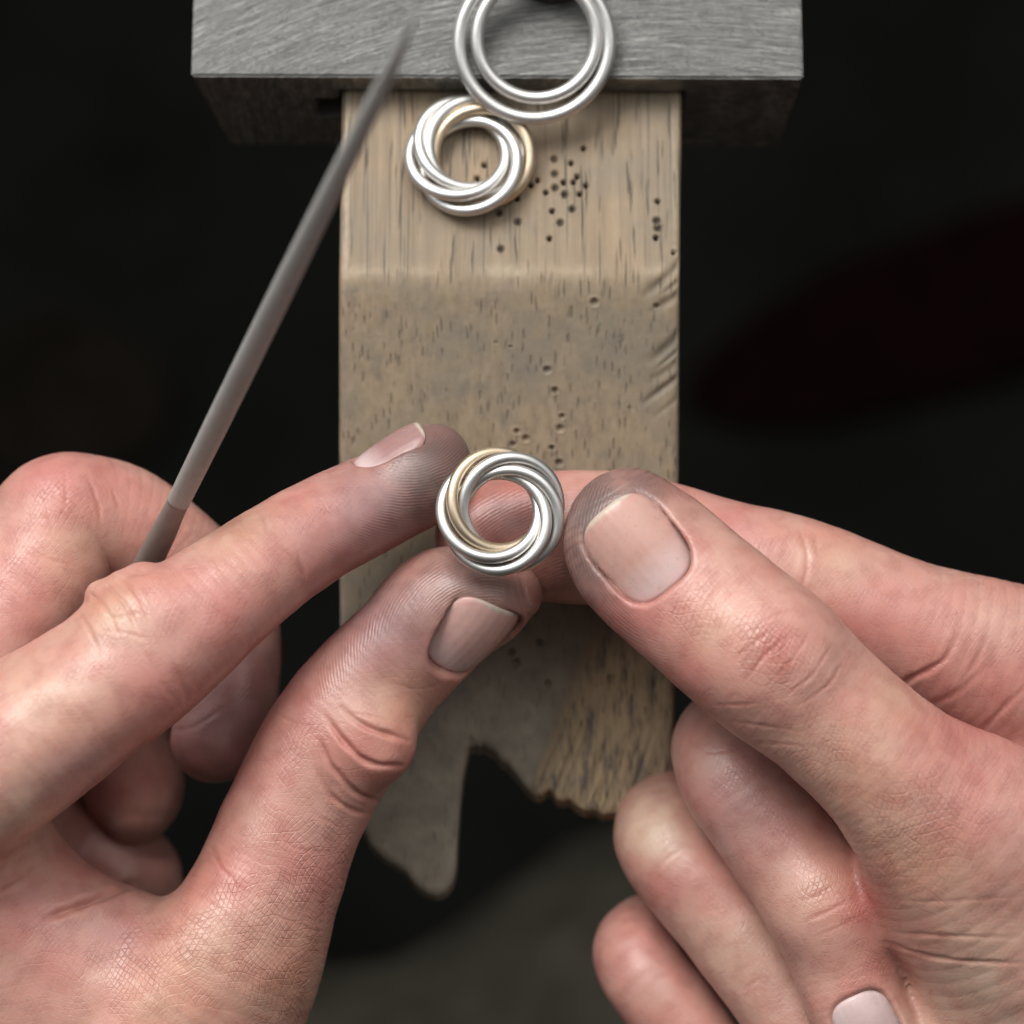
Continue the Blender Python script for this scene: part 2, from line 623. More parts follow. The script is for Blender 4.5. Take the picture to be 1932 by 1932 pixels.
def catmull(keys, n):
    k = np.asarray(keys, float)
    pts = np.concatenate([[2 * k[0] - k[1]], k, [2 * k[-1] - k[-2]]])
    out = []
    segs = len(k) - 1
    for j in range(segs):
        p0, p1, p2, p3 = pts[j:j + 4]
        for t in np.linspace(0, 1, n, endpoint=False):
            out.append(0.5 * ((2 * p1) + (-p0 + p2) * t + (2 * p0 - 5 * p1 + 4 * p2 - p3) * t * t + (-p0 + 3 * p1 - 3 * p2 + p3) * t ** 3))
    out.append(k[-1])
    return np.array(out)


class Finger:
    """swept limb: keys are (u, v, z, half width px, half depth px), tip first; dorsal = direction of the nail side"""
    def __init__(self, keys, dorsal, n=9):
        kk = []
        for u, v, z, rw, rd in keys:
            f = (DIST - z) / DIST * K
            kk.append([*P(u, v, z), rw * f, rd * f])
        s = catmull(kk, n)
        self.c = s[:, :3]
        self.rw = np.maximum(s[:, 3], 1.0)
        self.rd = np.maximum(s[:, 4], 1.0)
        tan = np.gradient(self.c, axis=0)
        tan /= np.linalg.norm(tan, axis=1, keepdims=True)
        d = np.asarray(dorsal, float)
        d = np.tile(d, (len(s), 1)) if d.ndim == 1 else catmull(d, n)
        dn = d - tan * (d * tan).sum(1, keepdims=True)
        dn /= np.linalg.norm(dn, axis=1, keepdims=True)
        self.t, self.d = tan, dn
        self.w = np.cross(tan, dn)
        self.len = np.concatenate([[0], np.cumsum(np.linalg.norm(np.diff(self.c, axis=0), axis=1))])
        r = max(self.rw.max(), self.rd.max())
        self.lo = self.c.min(0) - r - 9
        self.hi = self.c.max(0) + r + 9

    def __call__(self, p, full=False):
        p = np.asarray(p, np.float32)
        D = np.full(len(p), 30.0, np.float32)
        S = np.zeros(len(p), np.float32) if full else None
        inb = np.where(((p > self.lo) & (p < self.hi)).all(1))[0]
        if len(inb) == 0: return (D, S) if full else D
        q = p[inb]
        c32 = self.c.astype(np.float32)
        rad = np.maximum(self.rw, self.rd).astype(np.float32)
        best = np.full(len(q), 30.0, np.float32)
        bs = np.zeros(len(q), np.float32)
        cc = (c32 * c32).sum(1)
        A, AB = c32[:-1], np.diff(c32, axis=0)
        L = np.linalg.norm(AB, axis=1)
        AX = AB / L[:, None]
        DD = self.d[:-1] + self.d[1:]
        DD = (DD / np.linalg.norm(DD, axis=1, keepdims=True)).astype(np.float32)
        WW = np.cross(AX, DD).astype(np.float32)
        rw0, rd0, ln0 = (x.astype(np.float32) for x in (self.rw, self.rd, self.len))
        for k in range(0, len(q), 200000):
            qq = q[k:k + 200000]
            d2 = (qq * qq).sum(1)[:, None] + cc[None] - 2 * qq @ c32.T
            near = np.argmin(np.sqrt(np.maximum(d2, 0)) - rad[None], 1)
            bb = np.full(len(qq), 30.0, np.float32)
            ss = np.zeros(len(qq), np.float32)
            for off in (-1, 0):
                i = np.clip(near + off, 0, len(A) - 1)
                o = qq - A[i]
                ax = AX[i]
                t = np.clip((o * ax).sum(1) / L[i], 0, 1)
                o -= t[:, None] * AB[i]
                rw = rw0[i] + (rw0[i + 1] - rw0[i]) * t
                rd = rd0[i] + (rd0[i + 1] - rd0[i]) * t
                ra = np.minimum(rw, rd)
                x, y, z = (o * WW[i]).sum(1) / rw, (o * DD[i]).sum(1) / rd, (o * ax).sum(1) / ra
                k0 = np.sqrt(x * x + y * y + z * z)
                x /= rw; y /= rd; z /= ra
                k1 = np.sqrt(x * x + y * y + z * z)
                d = np.where(k0 < 1e-4, -ra, k0 * (k0 - 1.0) / np.maximum(k1, 1e-6))
                m = d < bb
                bb[m] = d[m]
                ss[m] = (ln0[i] + t * (ln0[i + 1] - ln0[i]))[m]
            best[k:k + 200000] = bb
            bs[k:k + 200000] = ss
        D[inb] = best
        if full:
            S[inb] = bs
            return D, S
        return D


class Blob:
    def __init__(self, u, v, z, r, axes=None):
        self.c = P(u, v, z).astype(np.float32)
        self.r = np.asarray(r, np.float32)
        self.R = np.eye(3, dtype=np.float32) if axes is None else np.asarray(axes, np.float32)

    def __call__(self, p):
        o = (np.asarray(p, np.float32) - self.c) @ self.R.T
        x = o / self.r
        k0 = np.linalg.norm(x, axis=1)
        k1 = np.linalg.norm(x / self.r, axis=1)
        return np.where(k0 < 1e-4, -self.r.min(), k0 * (k0 - 1) / np.maximum(k1, 1e-6))


def rotz(deg):
    a = math.radians(deg)
    return np.array([[math.cos(a), math.sin(a), 0], [-math.sin(a), math.cos(a), 0], [0, 0, 1]])


class NailSpec:
    """curved nail plate set into a finger; axis points to the free edge, normal away from the bone (both in the tilted frame)"""
    def __init__(self, uv, axis, normal, L, W, R, RL, sink, tint):
        self.uv, self.L, self.W, self.R, self.RL, self.sink, self.tint = uv, L, W, R, RL, sink, tint
        n = np.asarray(normal, float); n /= np.linalg.norm(n)
        a = np.asarray(axis, float); a -= n * (a @ n); a /= np.linalg.norm(a)
        self.n, self.a, self.b = n, a, np.cross(n, a)

    def seat(self, fn, start):
        lo, hi = 0.0, 25.0
        for _ in range(40):
            mid = (lo + hi) / 2
            if fn((start + self.n * mid)[None])[0] < 0: lo = mid
            else: hi = mid
        self.c = start + self.n * (lo - self.sink)

    def height(self, a, b):
        return -b * b / (2 * self.R) - a * a / (2 * self.RL)

    def shape(self, a, b, grow=0.0):
        hl, hw = self.L / 2 + grow, self.W / 2 + grow
        p = np.where(a > 0, 3.4, 3.2)
        val = (np.abs(a / hl) ** p + np.abs(b / hw) ** p) ** (1 / p)
        return (val - 1) * min(hl, hw)

    def carve(self, p, d):
        o = np.asarray(p, np.float32) - self.c.astype(np.float32)
        near = np.abs(o).max(1) < self.L
        if not near.any(): return d
        q = o[near]
        a, b, c = q @ self.a, q @ self.b, q @ self.n
        cut = np.maximum(self.shape(a, b, 0.12), -(c - self.height(a, b) + 0.36))
        d = d.copy()
        d[near] = smax(d[near], -cut, 0.8)
        return d

    def mesh(self, parent, flip=False):
        na, nb = 28, 24
        V, al, si = [], [], []
        for lay in (0, 1):
            for i in range(na + 1):
                for j in range(nb + 1):
                    x, y = i / na * 2 - 1, j / nb * 2 - 1
                    p = 3.4 if x > 0 else 3.2
                    g = max(abs(x), abs(y))
                    den = (abs(x) ** p + abs(y) ** p) ** (1 / p)
                    s = g / den if den > 0 else 1
                    a, b = x * s * self.L / 2, y * s * self.W / 2
                    rim = max(0.0, (g - 0.8) / 0.2)
                    c = self.height(a, b) + (0.0 if lay else -0.55) - 0.16 * rim ** 2 * lay
                    V.append(self.c + self.a * a + self.b * b + self.n * c)
                    al.append(a / self.L + 0.5)
                    si.append(b / self.W)
        Q = []
        N1 = (na + 1) * (nb + 1)
        id_ = lambda l, i, j: l * N1 + i * (nb + 1) + j
        for i in range(na):
            for j in range(nb):
                Q.append((id_(1, i, j), id_(1, i + 1, j), id_(1, i + 1, j + 1), id_(1, i, j + 1)))
                Q.append((id_(0, i, j), id_(0, i, j + 1), id_(0, i + 1, j + 1), id_(0, i + 1, j)))
        for i in range(na):
            Q.append((id_(0, i, 0), id_(0, i + 1, 0), id_(1, i + 1, 0), id_(1, i, 0)))
            Q.append((id_(1, i, nb), id_(1, i + 1, nb), id_(0, i + 1, nb), id_(0, i, nb)))
        for j in range(nb):
            Q.append((id_(0, 0, j + 1), id_(0, 0, j), id_(1, 0, j), id_(1, 0, j + 1)))
            Q.append((id_(0, na, j), id_(0, na, j + 1), id_(1, na, j + 1), id_(1, na, j)))
        o = link_mesh('nail', to_world(np.array(V)), np.array(Q), NAIL, parent)
        set_attr(o, 'along', al)
        set_attr(o, 'side', si)
        set_attr(o, 'tint', np.tile(np.array(self.tint), (len(V), 1)), 'FLOAT_COLOR')
        return o


def polyline_dist(pu, pv, line, reach=None):
    line = catmull(line, 6) if len(line) > 2 else np.asarray(line, float)
    if reach is not None:
        box = (pu > line[:, 0].min() - reach) & (pu < line[:, 0].max() + reach) & (pv > line[:, 1].min() - reach) & (pv < line[:, 1].max() + reach)
        D, T = np.full(len(pu), 1e9), np.zeros(len(pu))
        D[box], T[box] = _pd(pu[box], pv[box], line)
        return D, T
    return _pd(pu, pv, line)


def _pd(pu, pv, line):
    best = np.full(len(pu), 1e9)
    at = np.zeros(len(pu))
    n = len(line) - 1
    for i in range(n):
        (x0, y0), (x1, y1) = line[i], line[i + 1]
        dx, dy = x1 - x0, y1 - y0
        t = np.clip(((pu - x0) * dx + (pv - y0) * dy) / (dx * dx + dy * dy), 0, 1)
        d = np.hypot(pu - x0 - t * dx, pv - y0 - t * dy)
        m = d < best
        best[m] = d[m]
        at[m] = ((i + t) / n)[m]
    return best, at


class Hand:
    def __init__(self, palm, fingers, nails, palm_k=7.0, join_k=4.0, touch_k=1.1):
        self.palm, self.fingers, self.nails = palm, fingers, nails
        self.palm_k, self.join_k, self.touch_k = palm_k, join_k, touch_k

    def raw(self, p):
        pd = None
        for b in self.palm:
            d = b(p)
            pd = d if pd is None else smin(pd, d, self.palm_k)
        tot = None
        for name, (f, k, extra) in self.fingers.items():
            d = f(p)
            for e, ek in extra:
                d = smin(d, e(p), ek)
            g = smin(pd, d, k)
            tot = g if tot is None else smin(tot, g, self.touch_k)
        return tot

    def __call__(self, p):
        d = self.raw(p)
        for nl, _ in self.nails:
            d = nl.carve(p, d)
        return d

    def who(self, p):
        """which limb a point of the skin belongs to, -1 for the palm"""
        names = list(self.fingers)
        ds = [self.fingers[n][0](p) for n in names]
        pd = np.min([b(p) for b in self.palm], axis=0)
        i = np.argmin(np.stack(ds), 0)
        dm = np.min(np.stack(ds), 0)
        return np.where(dm < pd + 1.0, i, -1), names


def build_hand(name, hand, lo, hi, creases, tints, dirts, ridges, base, label, levels=2, h=1.0, cross=()):
    for nl, (fname, start) in hand.nails:
        f = hand.fingers[fname][0]
        c = f.c[np.argmin(np.linalg.norm(f.c - start, axis=1))]
        ax = f.t[np.argmin(np.linalg.norm(f.c - start, axis=1))]
        nl.seat(hand.raw, c + ax * ((start - c) @ ax))
    def fine(V, N):
        u, v = to_px(V)
        return (N[:, 2] > -0.25) & (u > -60) & (u < 1992) & (v > -60) & (v < 1992) & (V[:, 2] > -34)
    V, Q, N, pin_, Qf = mesh_sdf(hand, lo, hi, h, levels, fine)
    n0 = mesh_sdf.n0
    who, names = hand.who(V)
    pu, pv = to_px(V)
    front = np.clip(N[:, 2] * 1.6 + 0.25, 0, 1)
    disp = np.zeros(len(V))
    col = np.tile(np.asarray(base, float), (len(V), 1))
    for c in creases:
        limb, line, width, depth = c[:4]
        width *= 0.72
        bulge = c[4] if len(c) > 4 else 0.35
        red = c[5] if len(c) > 5 else 0.35
        sel = np.ones(len(V), bool) if limb is None else np.isin(who, [(-1 if l == 'palm' else names.index(l)) for l in limb])
        d, at = polyline_dist(pu[sel], pv[sel], line, width * 8)
        fade = np.sin(np.pi * np.clip(at, 0, 1)) ** 0.8
        wob = 0.8 + 0.2 * np.sin(at * 13 + width * 3) * np.sin(at * 7.3 + depth * 9)
        fade = fade * wob
        d = d + 1.5 * np.sin(pu[sel] * .09 + pv[sel] * .06) * np.sin(pu[sel] * .05 - pv[sel] * .08)
        g = np.exp(-(d / width) ** 2) * fade * front[sel]
        g2 = np.exp(-(d / (width * 3.0)) ** 2) * fade * front[sel]
        depth *= 0.5
        disp[sel] += -depth * g + depth * bulge * (g2 - g)
        amt = (g * red)[:, None]
        col[sel] *= (1 - amt) + amt * np.array([0.80, 0.50, 0.44])
    nz = RNG.normal(0, 1, (14, 3))
    for k in range(14):       # slow unevenness of real flesh
        dirn = nz[k] / np.linalg.norm(nz[k])
        wl = RNG.uniform(5, 14)
        disp += 0.02 * np.sin(V @ dirn * 2 * math.pi / wl + k)
    for limb, u, v, r, colr, amt in tints:
        sel = np.ones(len(V), bool) if limb is None or 'palm' in limb else np.isin(who, [names.index(l) for l in limb])
        d = np.hypot(pu - u, pv - v) / r
        w = (min(1.0, amt * 1.2) * np.exp(-d * d * 1.3) * sel)[:, None]
        col = col * (1 - w) + np.asarray(colr) * w
    dirt = np.zeros(len(V))
    for limb, u, v, r, amt in dirts:
        sel = np.ones(len(V), bool) if limb is None else np.isin(who, [(-1 if l == 'palm' else names.index(l)) for l in limb])
        d = np.hypot(pu - u, pv - v) / r
        dirt = np.maximum(dirt, amt * np.exp(-d ** 2.4) * sel)
    for nl, _ in hand.nails:
        o_ = V - nl.c
        a_, b_ = o_ @ nl.a, o_ @ nl.b
        sh = nl.shape(a_, b_)
        near_ = (np.abs(o_ @ nl.n) < 5) & (np.abs(sh) < 1.2)
        dirt[near_] = np.maximum(dirt[near_], 0.30 * np.exp(-(sh[near_] / 0.40) ** 2))
    rid = np.zeros(len(V))
    pha = np.zeros(len(V))
    for limb, line, r, cu, cv, squash, ang, pitch in ridges:
        sel = who == names.index(limb)
        d, _ = polyline_dist(pu, pv, line)
        w = np.clip(1.5 - d / r, 0, 1) * sel
        a = math.radians(ang)
        x = (pu - cu) * math.cos(a) + (pv - cv) * math.sin(a)
        y = -(pu - cu) * math.sin(a) + (pv - cv) * math.cos(a)
        ph = np.hypot(x, y * squash) * 2 * math.pi / pitch
        m = w > 0
        rid[m] = w[m]
        pha[m] = ph[m]
    crs = np.full(len(V), 0.27)
    for u, v, r, amt in cross:
        crs = np.maximum(crs, amt * np.exp(-(np.hypot(pu - u, pv - v) / r) ** 2 * 1.2))
    crs *= 1 - np.clip(rid, 0, 1)
    V = heal(V + N * disp[:, None], pin_, Qf, n0)
    o = link_mesh(name, to_world(V), Q, SKIN)
    set_attr(o, 'skin', col, 'FLOAT_COLOR')
    set_attr(o, 'dirt', dirt)
    set_attr(o, 'ridge', rid)
    set_attr(o, 'ridge_phase', pha)
    set_attr(o, 'cross', crs)
    tag(o, label, 'hand')
    for nl, _ in hand.nails:
        nl.mesh(o)
    print(name, len(V), 'verts')
    return o


# ------------------------------------------------------------------ background: the dark floor far below
def slab(name, cx, cy, sx, sy, z, th, mat, rot=0.0, bumps=2.0):
    nx, ny = 24, 24
    V, Q = [], []
    ph = random.random() * 6
    for lay in (0, 1):
        for i in range(nx + 1):
            for j in range(ny + 1):
                x, y = (i / nx - .5) * sx, (j / ny - .5) * sy
                zz = z + (th + bumps * math.sin(x * .05 + ph) * math.cos(y * .06 + ph) if lay else 0)
                px_, py_ = i / nx * 2 - 1, j / ny * 2 - 1
                x, y = sx / 2 * px_ * math.sqrt(1 - py_ * py_ / 2), sy / 2 * py_ * math.sqrt(1 - px_ * px_ / 2)
                c, s = math.cos(rot), math.sin(rot)
                V.append((cx + x * c - y * s, cy + x * s + y * c, zz))
    N1 = (nx + 1) * (ny + 1)
    f = lambda l, i, j: l * N1 + i * (ny + 1) + j
    for i in range(nx):
        for j in range(ny):
            Q.append((f(1, i, j), f(1, i + 1, j), f(1, i + 1, j + 1), f(1, i, j + 1)))
            Q.append((f(0, i, j), f(0, i, j + 1), f(0, i + 1, j + 1), f(0, i + 1, j)))
    for i in range(nx):
        Q.append((f(0, i, 0), f(0, i + 1, 0), f(1, i + 1, 0), f(1, i, 0)))
        Q.append((f(1, i, ny), f(1, i + 1, ny), f(0, i + 1, ny), f(0, i, ny)))
    for j in range(ny):
        Q.append((f(0, 0, j + 1), f(0, 0, j), f(1, 0, j), f(1, 0, j + 1)))
        Q.append((f(0, nx, j), f(0, nx, j + 1), f(1, nx, j + 1), f(1, nx, j)))
    return link_mesh(name, V, np.array(Q), mat, smooth=False)


fl = link_mesh('floor', [(-3000, -3000, 0), (3000, -3000, 0), (3000, 3000, 0), (-3000, 3000, 0)],
               [(0, 1, 2, 3)], mat_plain('dark_floor', (0.011, 0.0112, 0.0103), 0.9, 8))
tag(fl, kind='structure')
fp = lambda u, v: on_plane(u, v, (0, 0, 0), (0, 0, 1.0))
def drape(name, prof, half, mat):
    """cloth following a front-to-back profile of (y, z) points"""
    pr = catmull([[y, z, 0] for y, z in prof], 8)[:, :2]
    nx = 40
    V, Q = [], []
    for lay in (0, 1):
        for i, (y, z) in enumerate(pr):
            for j in range(nx + 1):
                x = (j / nx * 2 - 1) * half
                wv = 5 * math.sin(x * 0.035 + i * 0.25) + 3 * math.sin(x * 0.08 - i * 0.4)
                fold = (26 * math.sin(x * 0.021 + 0.6) + 14 * math.sin(x * 0.047)) * max(0.0, 1 - i / 34)
                V.append((x, y + fold - (0 if lay else 6), z + wv - (0 if lay else 6)))
    m_ = len(pr)
    N1 = m_ * (nx + 1)
    f = lambda l, i, j: l * N1 + i * (nx + 1) + j
    for i in range(m_ - 1):
        for j in range(nx):
            Q.append((f(1, i, j), f(1, i + 1, j), f(1, i + 1, j + 1), f(1, i, j + 1)))
            Q.append((f(0, i, j), f(0, i, j + 1), f(0, i + 1, j + 1), f(0, i + 1, j)))
        for j, w in ((0, 0), (nx, 1)):
            q = (f(0, i, j), f(0, i + 1, j), f(1, i + 1, j), f(1, i, j))
            Q.append(q[::-1] if w else q)
    for i in (0, m_ - 1):
        for j in range(nx):
            Q.append((f(0, i, j), f(0, i, j + 1), f(1, i, j + 1), f(1, i, j)))
    return link_mesh(name, V, np.array(Q), mat)


tag(drape('apron', [(15, 300), (5, 480), (-18, 590), (-60, 628), (-160, 640), (-280, 690), (-330, 860), (-340, 1150), (-345, 1400)], 360,  # upper rise, out of view, shaped to cut light from the maker's side
          mat_plain('olive_cloth', (0.052, 0.047, 0.036), 0.9)),
    'out of focus olive brown apron on the lap below the hands', 'apron')
a = fp(1800, 600)
tag(slab('strap', a[0] + 20, a[1] + 10, 330, 85, 4, 8, mat_plain('dark_red_webbing', (0.0080, 0.0030, 0.0031), 0.9), rot=0.35),
    'blurred dark red strap in the darkness right of the bench pin', 'strap')
a = fp(120, 760)
tag(slab('leather_scrap', a[0], a[1], 110, 90, 4, 6, mat_plain('brown_leather', (0.013, 0.0105, 0.008), 0.9), rot=-0.2),
    'blurred brown scrap in the darkness left of the needle file', 'scrap')

# ------------------------------------------------------------------ bench pin (wood) and steel block
UPZ = np.array([0, 0, 1.0])
Z_TOP = to_world(P(966, 178, -28.0))[2]             # flat top of the pin
Y_RIDGE = on_plane(966, 528, (0, 0, Z_TOP), UPZ)[1]
SLOPE = math.radians(23.0)
SL_N = np.array([0, -math.sin(SLOPE), math.cos(SLOPE)])
SL_P = np.array([0, Y_RIDGE, Z_TOP])


def pin_pt(u, v):
    p = on_plane(u, v, (0, 0, Z_TOP), UPZ)
    if p[1] < Y_RIDGE: p = on_plane(u, v, SL_P, SL_N)
    return p


outline_px = [(645, 178), (642, 350), (639, 530), (639, 900), (641, 1200), (648, 1400), (664, 1520), (694, 1592), (726, 1622),
              (762, 1643), (784, 1672), (806, 1686), (824, 1691), (842, 1683), (855, 1664), (861, 1636), (864, 1580),
              (869, 1510), (876, 1450), (883, 1420), (887, 1396), (890, 1410), (896, 1402), (904, 1410), (912, 1403),
              (922, 1412), (936, 1421), (944, 1434), (957, 1440), (966, 1452), (980, 1468), (990, 1482), (1004, 1496), (1014, 1502),
              (1024, 1500), (1036, 1489), (1044, 1494), (1050, 1508), (1064, 1511), (1076, 1508), (1088, 1520),
              (1104, 1530), (1122, 1528), (1140, 1537), (1160, 1534), (1184, 1542), (1208, 1538), (1232, 1530), (1256, 1522),
              (1268, 1505), (1271, 1420), (1277, 1200), (1281, 900), (1283, 530), (1285, 350), (1287, 178)]
outl = np.array([pin_pt(u, v)[:2] for u, v in outline_px])
Y_BACK = on_plane(966, 178, (0, 0, Z_TOP), UPZ)[1] + 16
outl = np.concatenate([[[outl[0, 0], Y_BACK]], outl, [[outl[-1, 0], Y_BACK]]])


def poly_sd(p, poly):
    d = np.full(len(p), 1e9, np.float32)
    s = np.zeros(len(p), bool)
    n = len(poly)
    for i in range(n):
        a, b = poly[i], poly[(i + 1) % n]
        e = b - a
        w = p - a.astype(np.float32)
        t = np.clip((w @ e) / (e @ e), 0, 1)
        q = w - t[:, None] * e
        d = np.minimum(d, np.hypot(q[:, 0], q[:, 1]))
        c = ((a[1] <= p[:, 1]) & (b[1] > p[:, 1])) | ((b[1] <= p[:, 1]) & (a[1] > p[:, 1]))
        x = a[0] + (p[:, 1] - a[1]) * (e[0] / (e[1] if abs(e[1]) > 1e-9 else 1e-9))
        s ^= c & (p[:, 0] < x)
    return np.where(s, -d, d)


def pin_sdf(p):
    y = p[:, 1] - Y_RIDGE
    top_a = p[:, 2] - Z_TOP
    top_b = (p[:, 2] - Z_TOP) * math.cos(SLOPE) - y * math.sin(SLOPE)
    top = smax(top_a, top_b, 1.2)
    th = 15.0 + np.clip(y, -80, 0) * 0.105
    bot = -(top_b + th)
    bot2 = -(top_a + th)
    bot = np.maximum(bot, bot2) if False else np.where(y > 0, bot2, smin(bot, bot2, 2.0))
    d = smax(top, poly_sd(p[:, :2], outl), 1.3)
    return smax(d, bot, 0.8)


lo = [outl[:, 0].min() - 2, outl[:, 1].min() - 2, Z_TOP - 52]
hi = [outl[:, 0].max() + 2, outl[:, 1].max() + 2, Z_TOP + 2]
pV, pQ, pN, pPin, pQf = mesh_sdf(pin_sdf, lo, hi, 1.0, 2, lambda V, N: (N[:, 2] > 0.3) | ((N[:, 1] < -.5) & (N[:, 2] > -.3)))
n0p = mesh_sdf.n0
pc = (pV - BASE) @ RMAT
pu, pv_ = to_px(pc)
facing = np.clip(pN[:, 2] * 3 - 1.5, 0, 1)
disp = np.zeros(len(pV))
hole_a = np.zeros(len(pV))
A = lambda x, y: (322 + x * .6667, y * .6667)
B = lambda x, y: (627.9 + x * .35, 483 + y * .35)
C = lambda x, y: (644 + x * .375, 1127 + y * .375)
pits = []
for x, y in [(868, 505), (888, 467), (1038, 510), (1062, 545), (1080, 598), (1133, 462), (1168, 420), (1150, 500), (1140, 516), (1112, 517), (1175, 526), (1158, 550), (1072, 676), (1378, 570), (1373, 673), (980, 563), (1425, 715), (1018, 525)]:
    pits.append((*A(x, y), 4.6, 2.4, 1.0))
for x, y in [(1085, 450), (1087, 492), (1088, 532), (1116, 551), (1137, 592), (1103, 631), (928, 602), (982, 628), (935, 705), (1375, 625), (1378, 645)]:
    pits.append((*A(x, y), 7.0, 0.8, 0.75))
for x, y in [(1410, 250), (1745, 270), (1155, 615), (1197, 725), (1235, 865), (1225, 930), (990, 945), (1040, 985), (970, 1015), (1180, 1035), (1220, 1115), (880, 467), (955, 490), (1600, 820)]:
    small = (x, y) in ((880, 467), (955, 490), (1060, 520), (1320, 480), (1600, 820), (1140, 860), (1395, 795))
    pits.append((*B(x, y), 3.2 if small else 5.0 + 4.0 * random.random(), 0.4 if small else 0.6, 0.06))
for x, y in [(945, 90), (920, 140), (800, 225), (860, 280), (880, 330), (1000, 230), (1040, 435), (1360, 410)]:
    pits.append((*C(x, y), 6.0 + 2 * random.random(), 0.6, 0.2))
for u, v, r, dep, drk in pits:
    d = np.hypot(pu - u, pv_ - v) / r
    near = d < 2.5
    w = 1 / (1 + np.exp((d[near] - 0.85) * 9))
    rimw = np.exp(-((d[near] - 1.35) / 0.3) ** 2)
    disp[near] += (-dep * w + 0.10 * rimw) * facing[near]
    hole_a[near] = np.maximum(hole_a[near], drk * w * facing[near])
for (x0, y0, x1, y1, wd, dep) in [(1875, 45, 1660, 235, 9, .9), (1880, 200, 1700, 310, 8, .6), (1875, 430, 1690, 590, 10, .8), (1880, 560, 1680, 700, 9, .5), (1880, 640, 1640, 820, 6, .7), (1876, 130, 1760, 215, 5, .5), (1870, 760, 1720, 880, 5, .3), (1875, 500, 1730, 620, 4, .6)]:
    d, at = polyline_dist(pu, pv_, [B(x0, y0), B(x1, y1)], 40)
    g = np.exp(-(d / wd) ** 2) * np.clip((1 - at) * 2.2, 0, 1)
    disp -= 0.6 * dep * g * facing
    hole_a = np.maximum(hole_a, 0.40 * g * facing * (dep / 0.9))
# torn fibre on the right of the notch, grime and shade lift on the left
edge = 1110 - (pv_ - 1180) * 0.40
fibre = np.clip((pu - edge) / 30, 0, 1) * np.clip((pv_ - 1130) / 130, 0, 1)
fibre *= np.clip(1.25 - np.abs(pu - (edge + 120)) / 190, 0.25, 1)
for k in range(26):
    x0 = 1000 + k * 11 + RNG.uniform(-6, 6)
    y1 = 1545 + RNG.uniform(-20, 10)
    ln = RNG.uniform(70, 260)
    d, at = polyline_dist(pu, pv_, [(x0 + (k - 13) * 1.0, y1), (x0 + ln * 0.36, y1 - ln)], 30)
    g = np.exp(-(d / RNG.uniform(2.5, 5)) ** 2) * np.clip((1 - at) * 2, 0, 1)
    disp -= RNG.uniform(0.08, 0.35) * g * facing
    hole_a = np.maximum(hole_a, 0.22 * g * facing)
grey = 0.55 * np.clip((pv_ - 522) / 26, 0, 1) + 0.40 * np.clip((pv_ - 1000) / 350, 0, 1)
grey = np.clip(grey, 0, 1) * (1 - 0.8 * fibre)
pV = heal(pV + pN * disp[:, None], pPin, pQf, n0p)
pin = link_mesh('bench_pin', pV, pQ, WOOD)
set_attr(pin, 'grey', grey)
set_attr(pin, 'fibre', fibre)
set_attr(pin, 'hole', hole_a)
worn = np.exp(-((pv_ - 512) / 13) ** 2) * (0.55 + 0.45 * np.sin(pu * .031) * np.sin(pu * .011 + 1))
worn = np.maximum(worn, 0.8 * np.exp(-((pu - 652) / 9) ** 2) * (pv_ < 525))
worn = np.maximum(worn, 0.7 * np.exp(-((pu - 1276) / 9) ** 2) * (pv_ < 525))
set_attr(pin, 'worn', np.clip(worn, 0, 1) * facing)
tag(pin, 'worn wooden bench pin with drilled dimples and a ragged notched end', 'bench pin')

# steel block with a slot that takes the pin
Z_BLOCK = Z_TOP + 6.5
bl = on_plane(360, 143, (0, 0, Z_BLOCK), UPZ)
br = on_plane(1516, 148, (0, 0, Z_BLOCK), UPZ)
yf = (bl[1] + br[1]) / 2
H_B = 28.0
xl, xr = bl[0], br[0]
DEP = 46.0
px0, px1 = outl[0, 0] - 0.35, outl[-1, 0] + 0.35       # sides of the slot
skew = (br[1] - bl[1]) / (xr - xl)
Fy = lambda x: bl[1] + (x - xl) * skew


def box_faces(x0, x1, y0, y1, z0, z1, taper=(0, 0)):
    V = []
    for z, t in ((z0, 1), (z1, 0)):
        V += [(x0 + taper[0] * t, y0, z), (x1 - taper[1] * t, y0, z), (x1 - taper[1] * t, y1, z), (x0 + taper[0] * t, y1, z)]
    return V, [(3, 2, 1, 0), (4, 5, 6, 7), (0, 1, 5, 4), (1, 2, 6, 5), (2, 3, 7, 6), (3, 0, 4, 7)]


import bmesh


def bevel_box(bm, x0, x1, y0, y1, z0, z1, bev=0.35, taper=(0, 0), seg=2):
    V, F = box_faces(x0, x1, y0, y1, z0, z1, taper)
    b2 = bmesh.new()
    vs = [b2.verts.new(Vector(p) * 0.001) for p in V]
    for f in F: b2.faces.new([vs[i] for i in f])
    bmesh.ops.bevel(b2, geom=b2.edges[:], offset=bev * 0.001, segments=seg, affect='EDGES')
    me = bpy.data.meshes.new('tmp')
    b2.to_mesh(me)
    b2.free()
    bm.from_mesh(me)
    bpy.data.meshes.remove(me)


bm = bmesh.new()
zslot = Z_TOP + 1.2
zmid = Z_BLOCK - H_B
sl_dep = Y_BACK - yf + 0.6
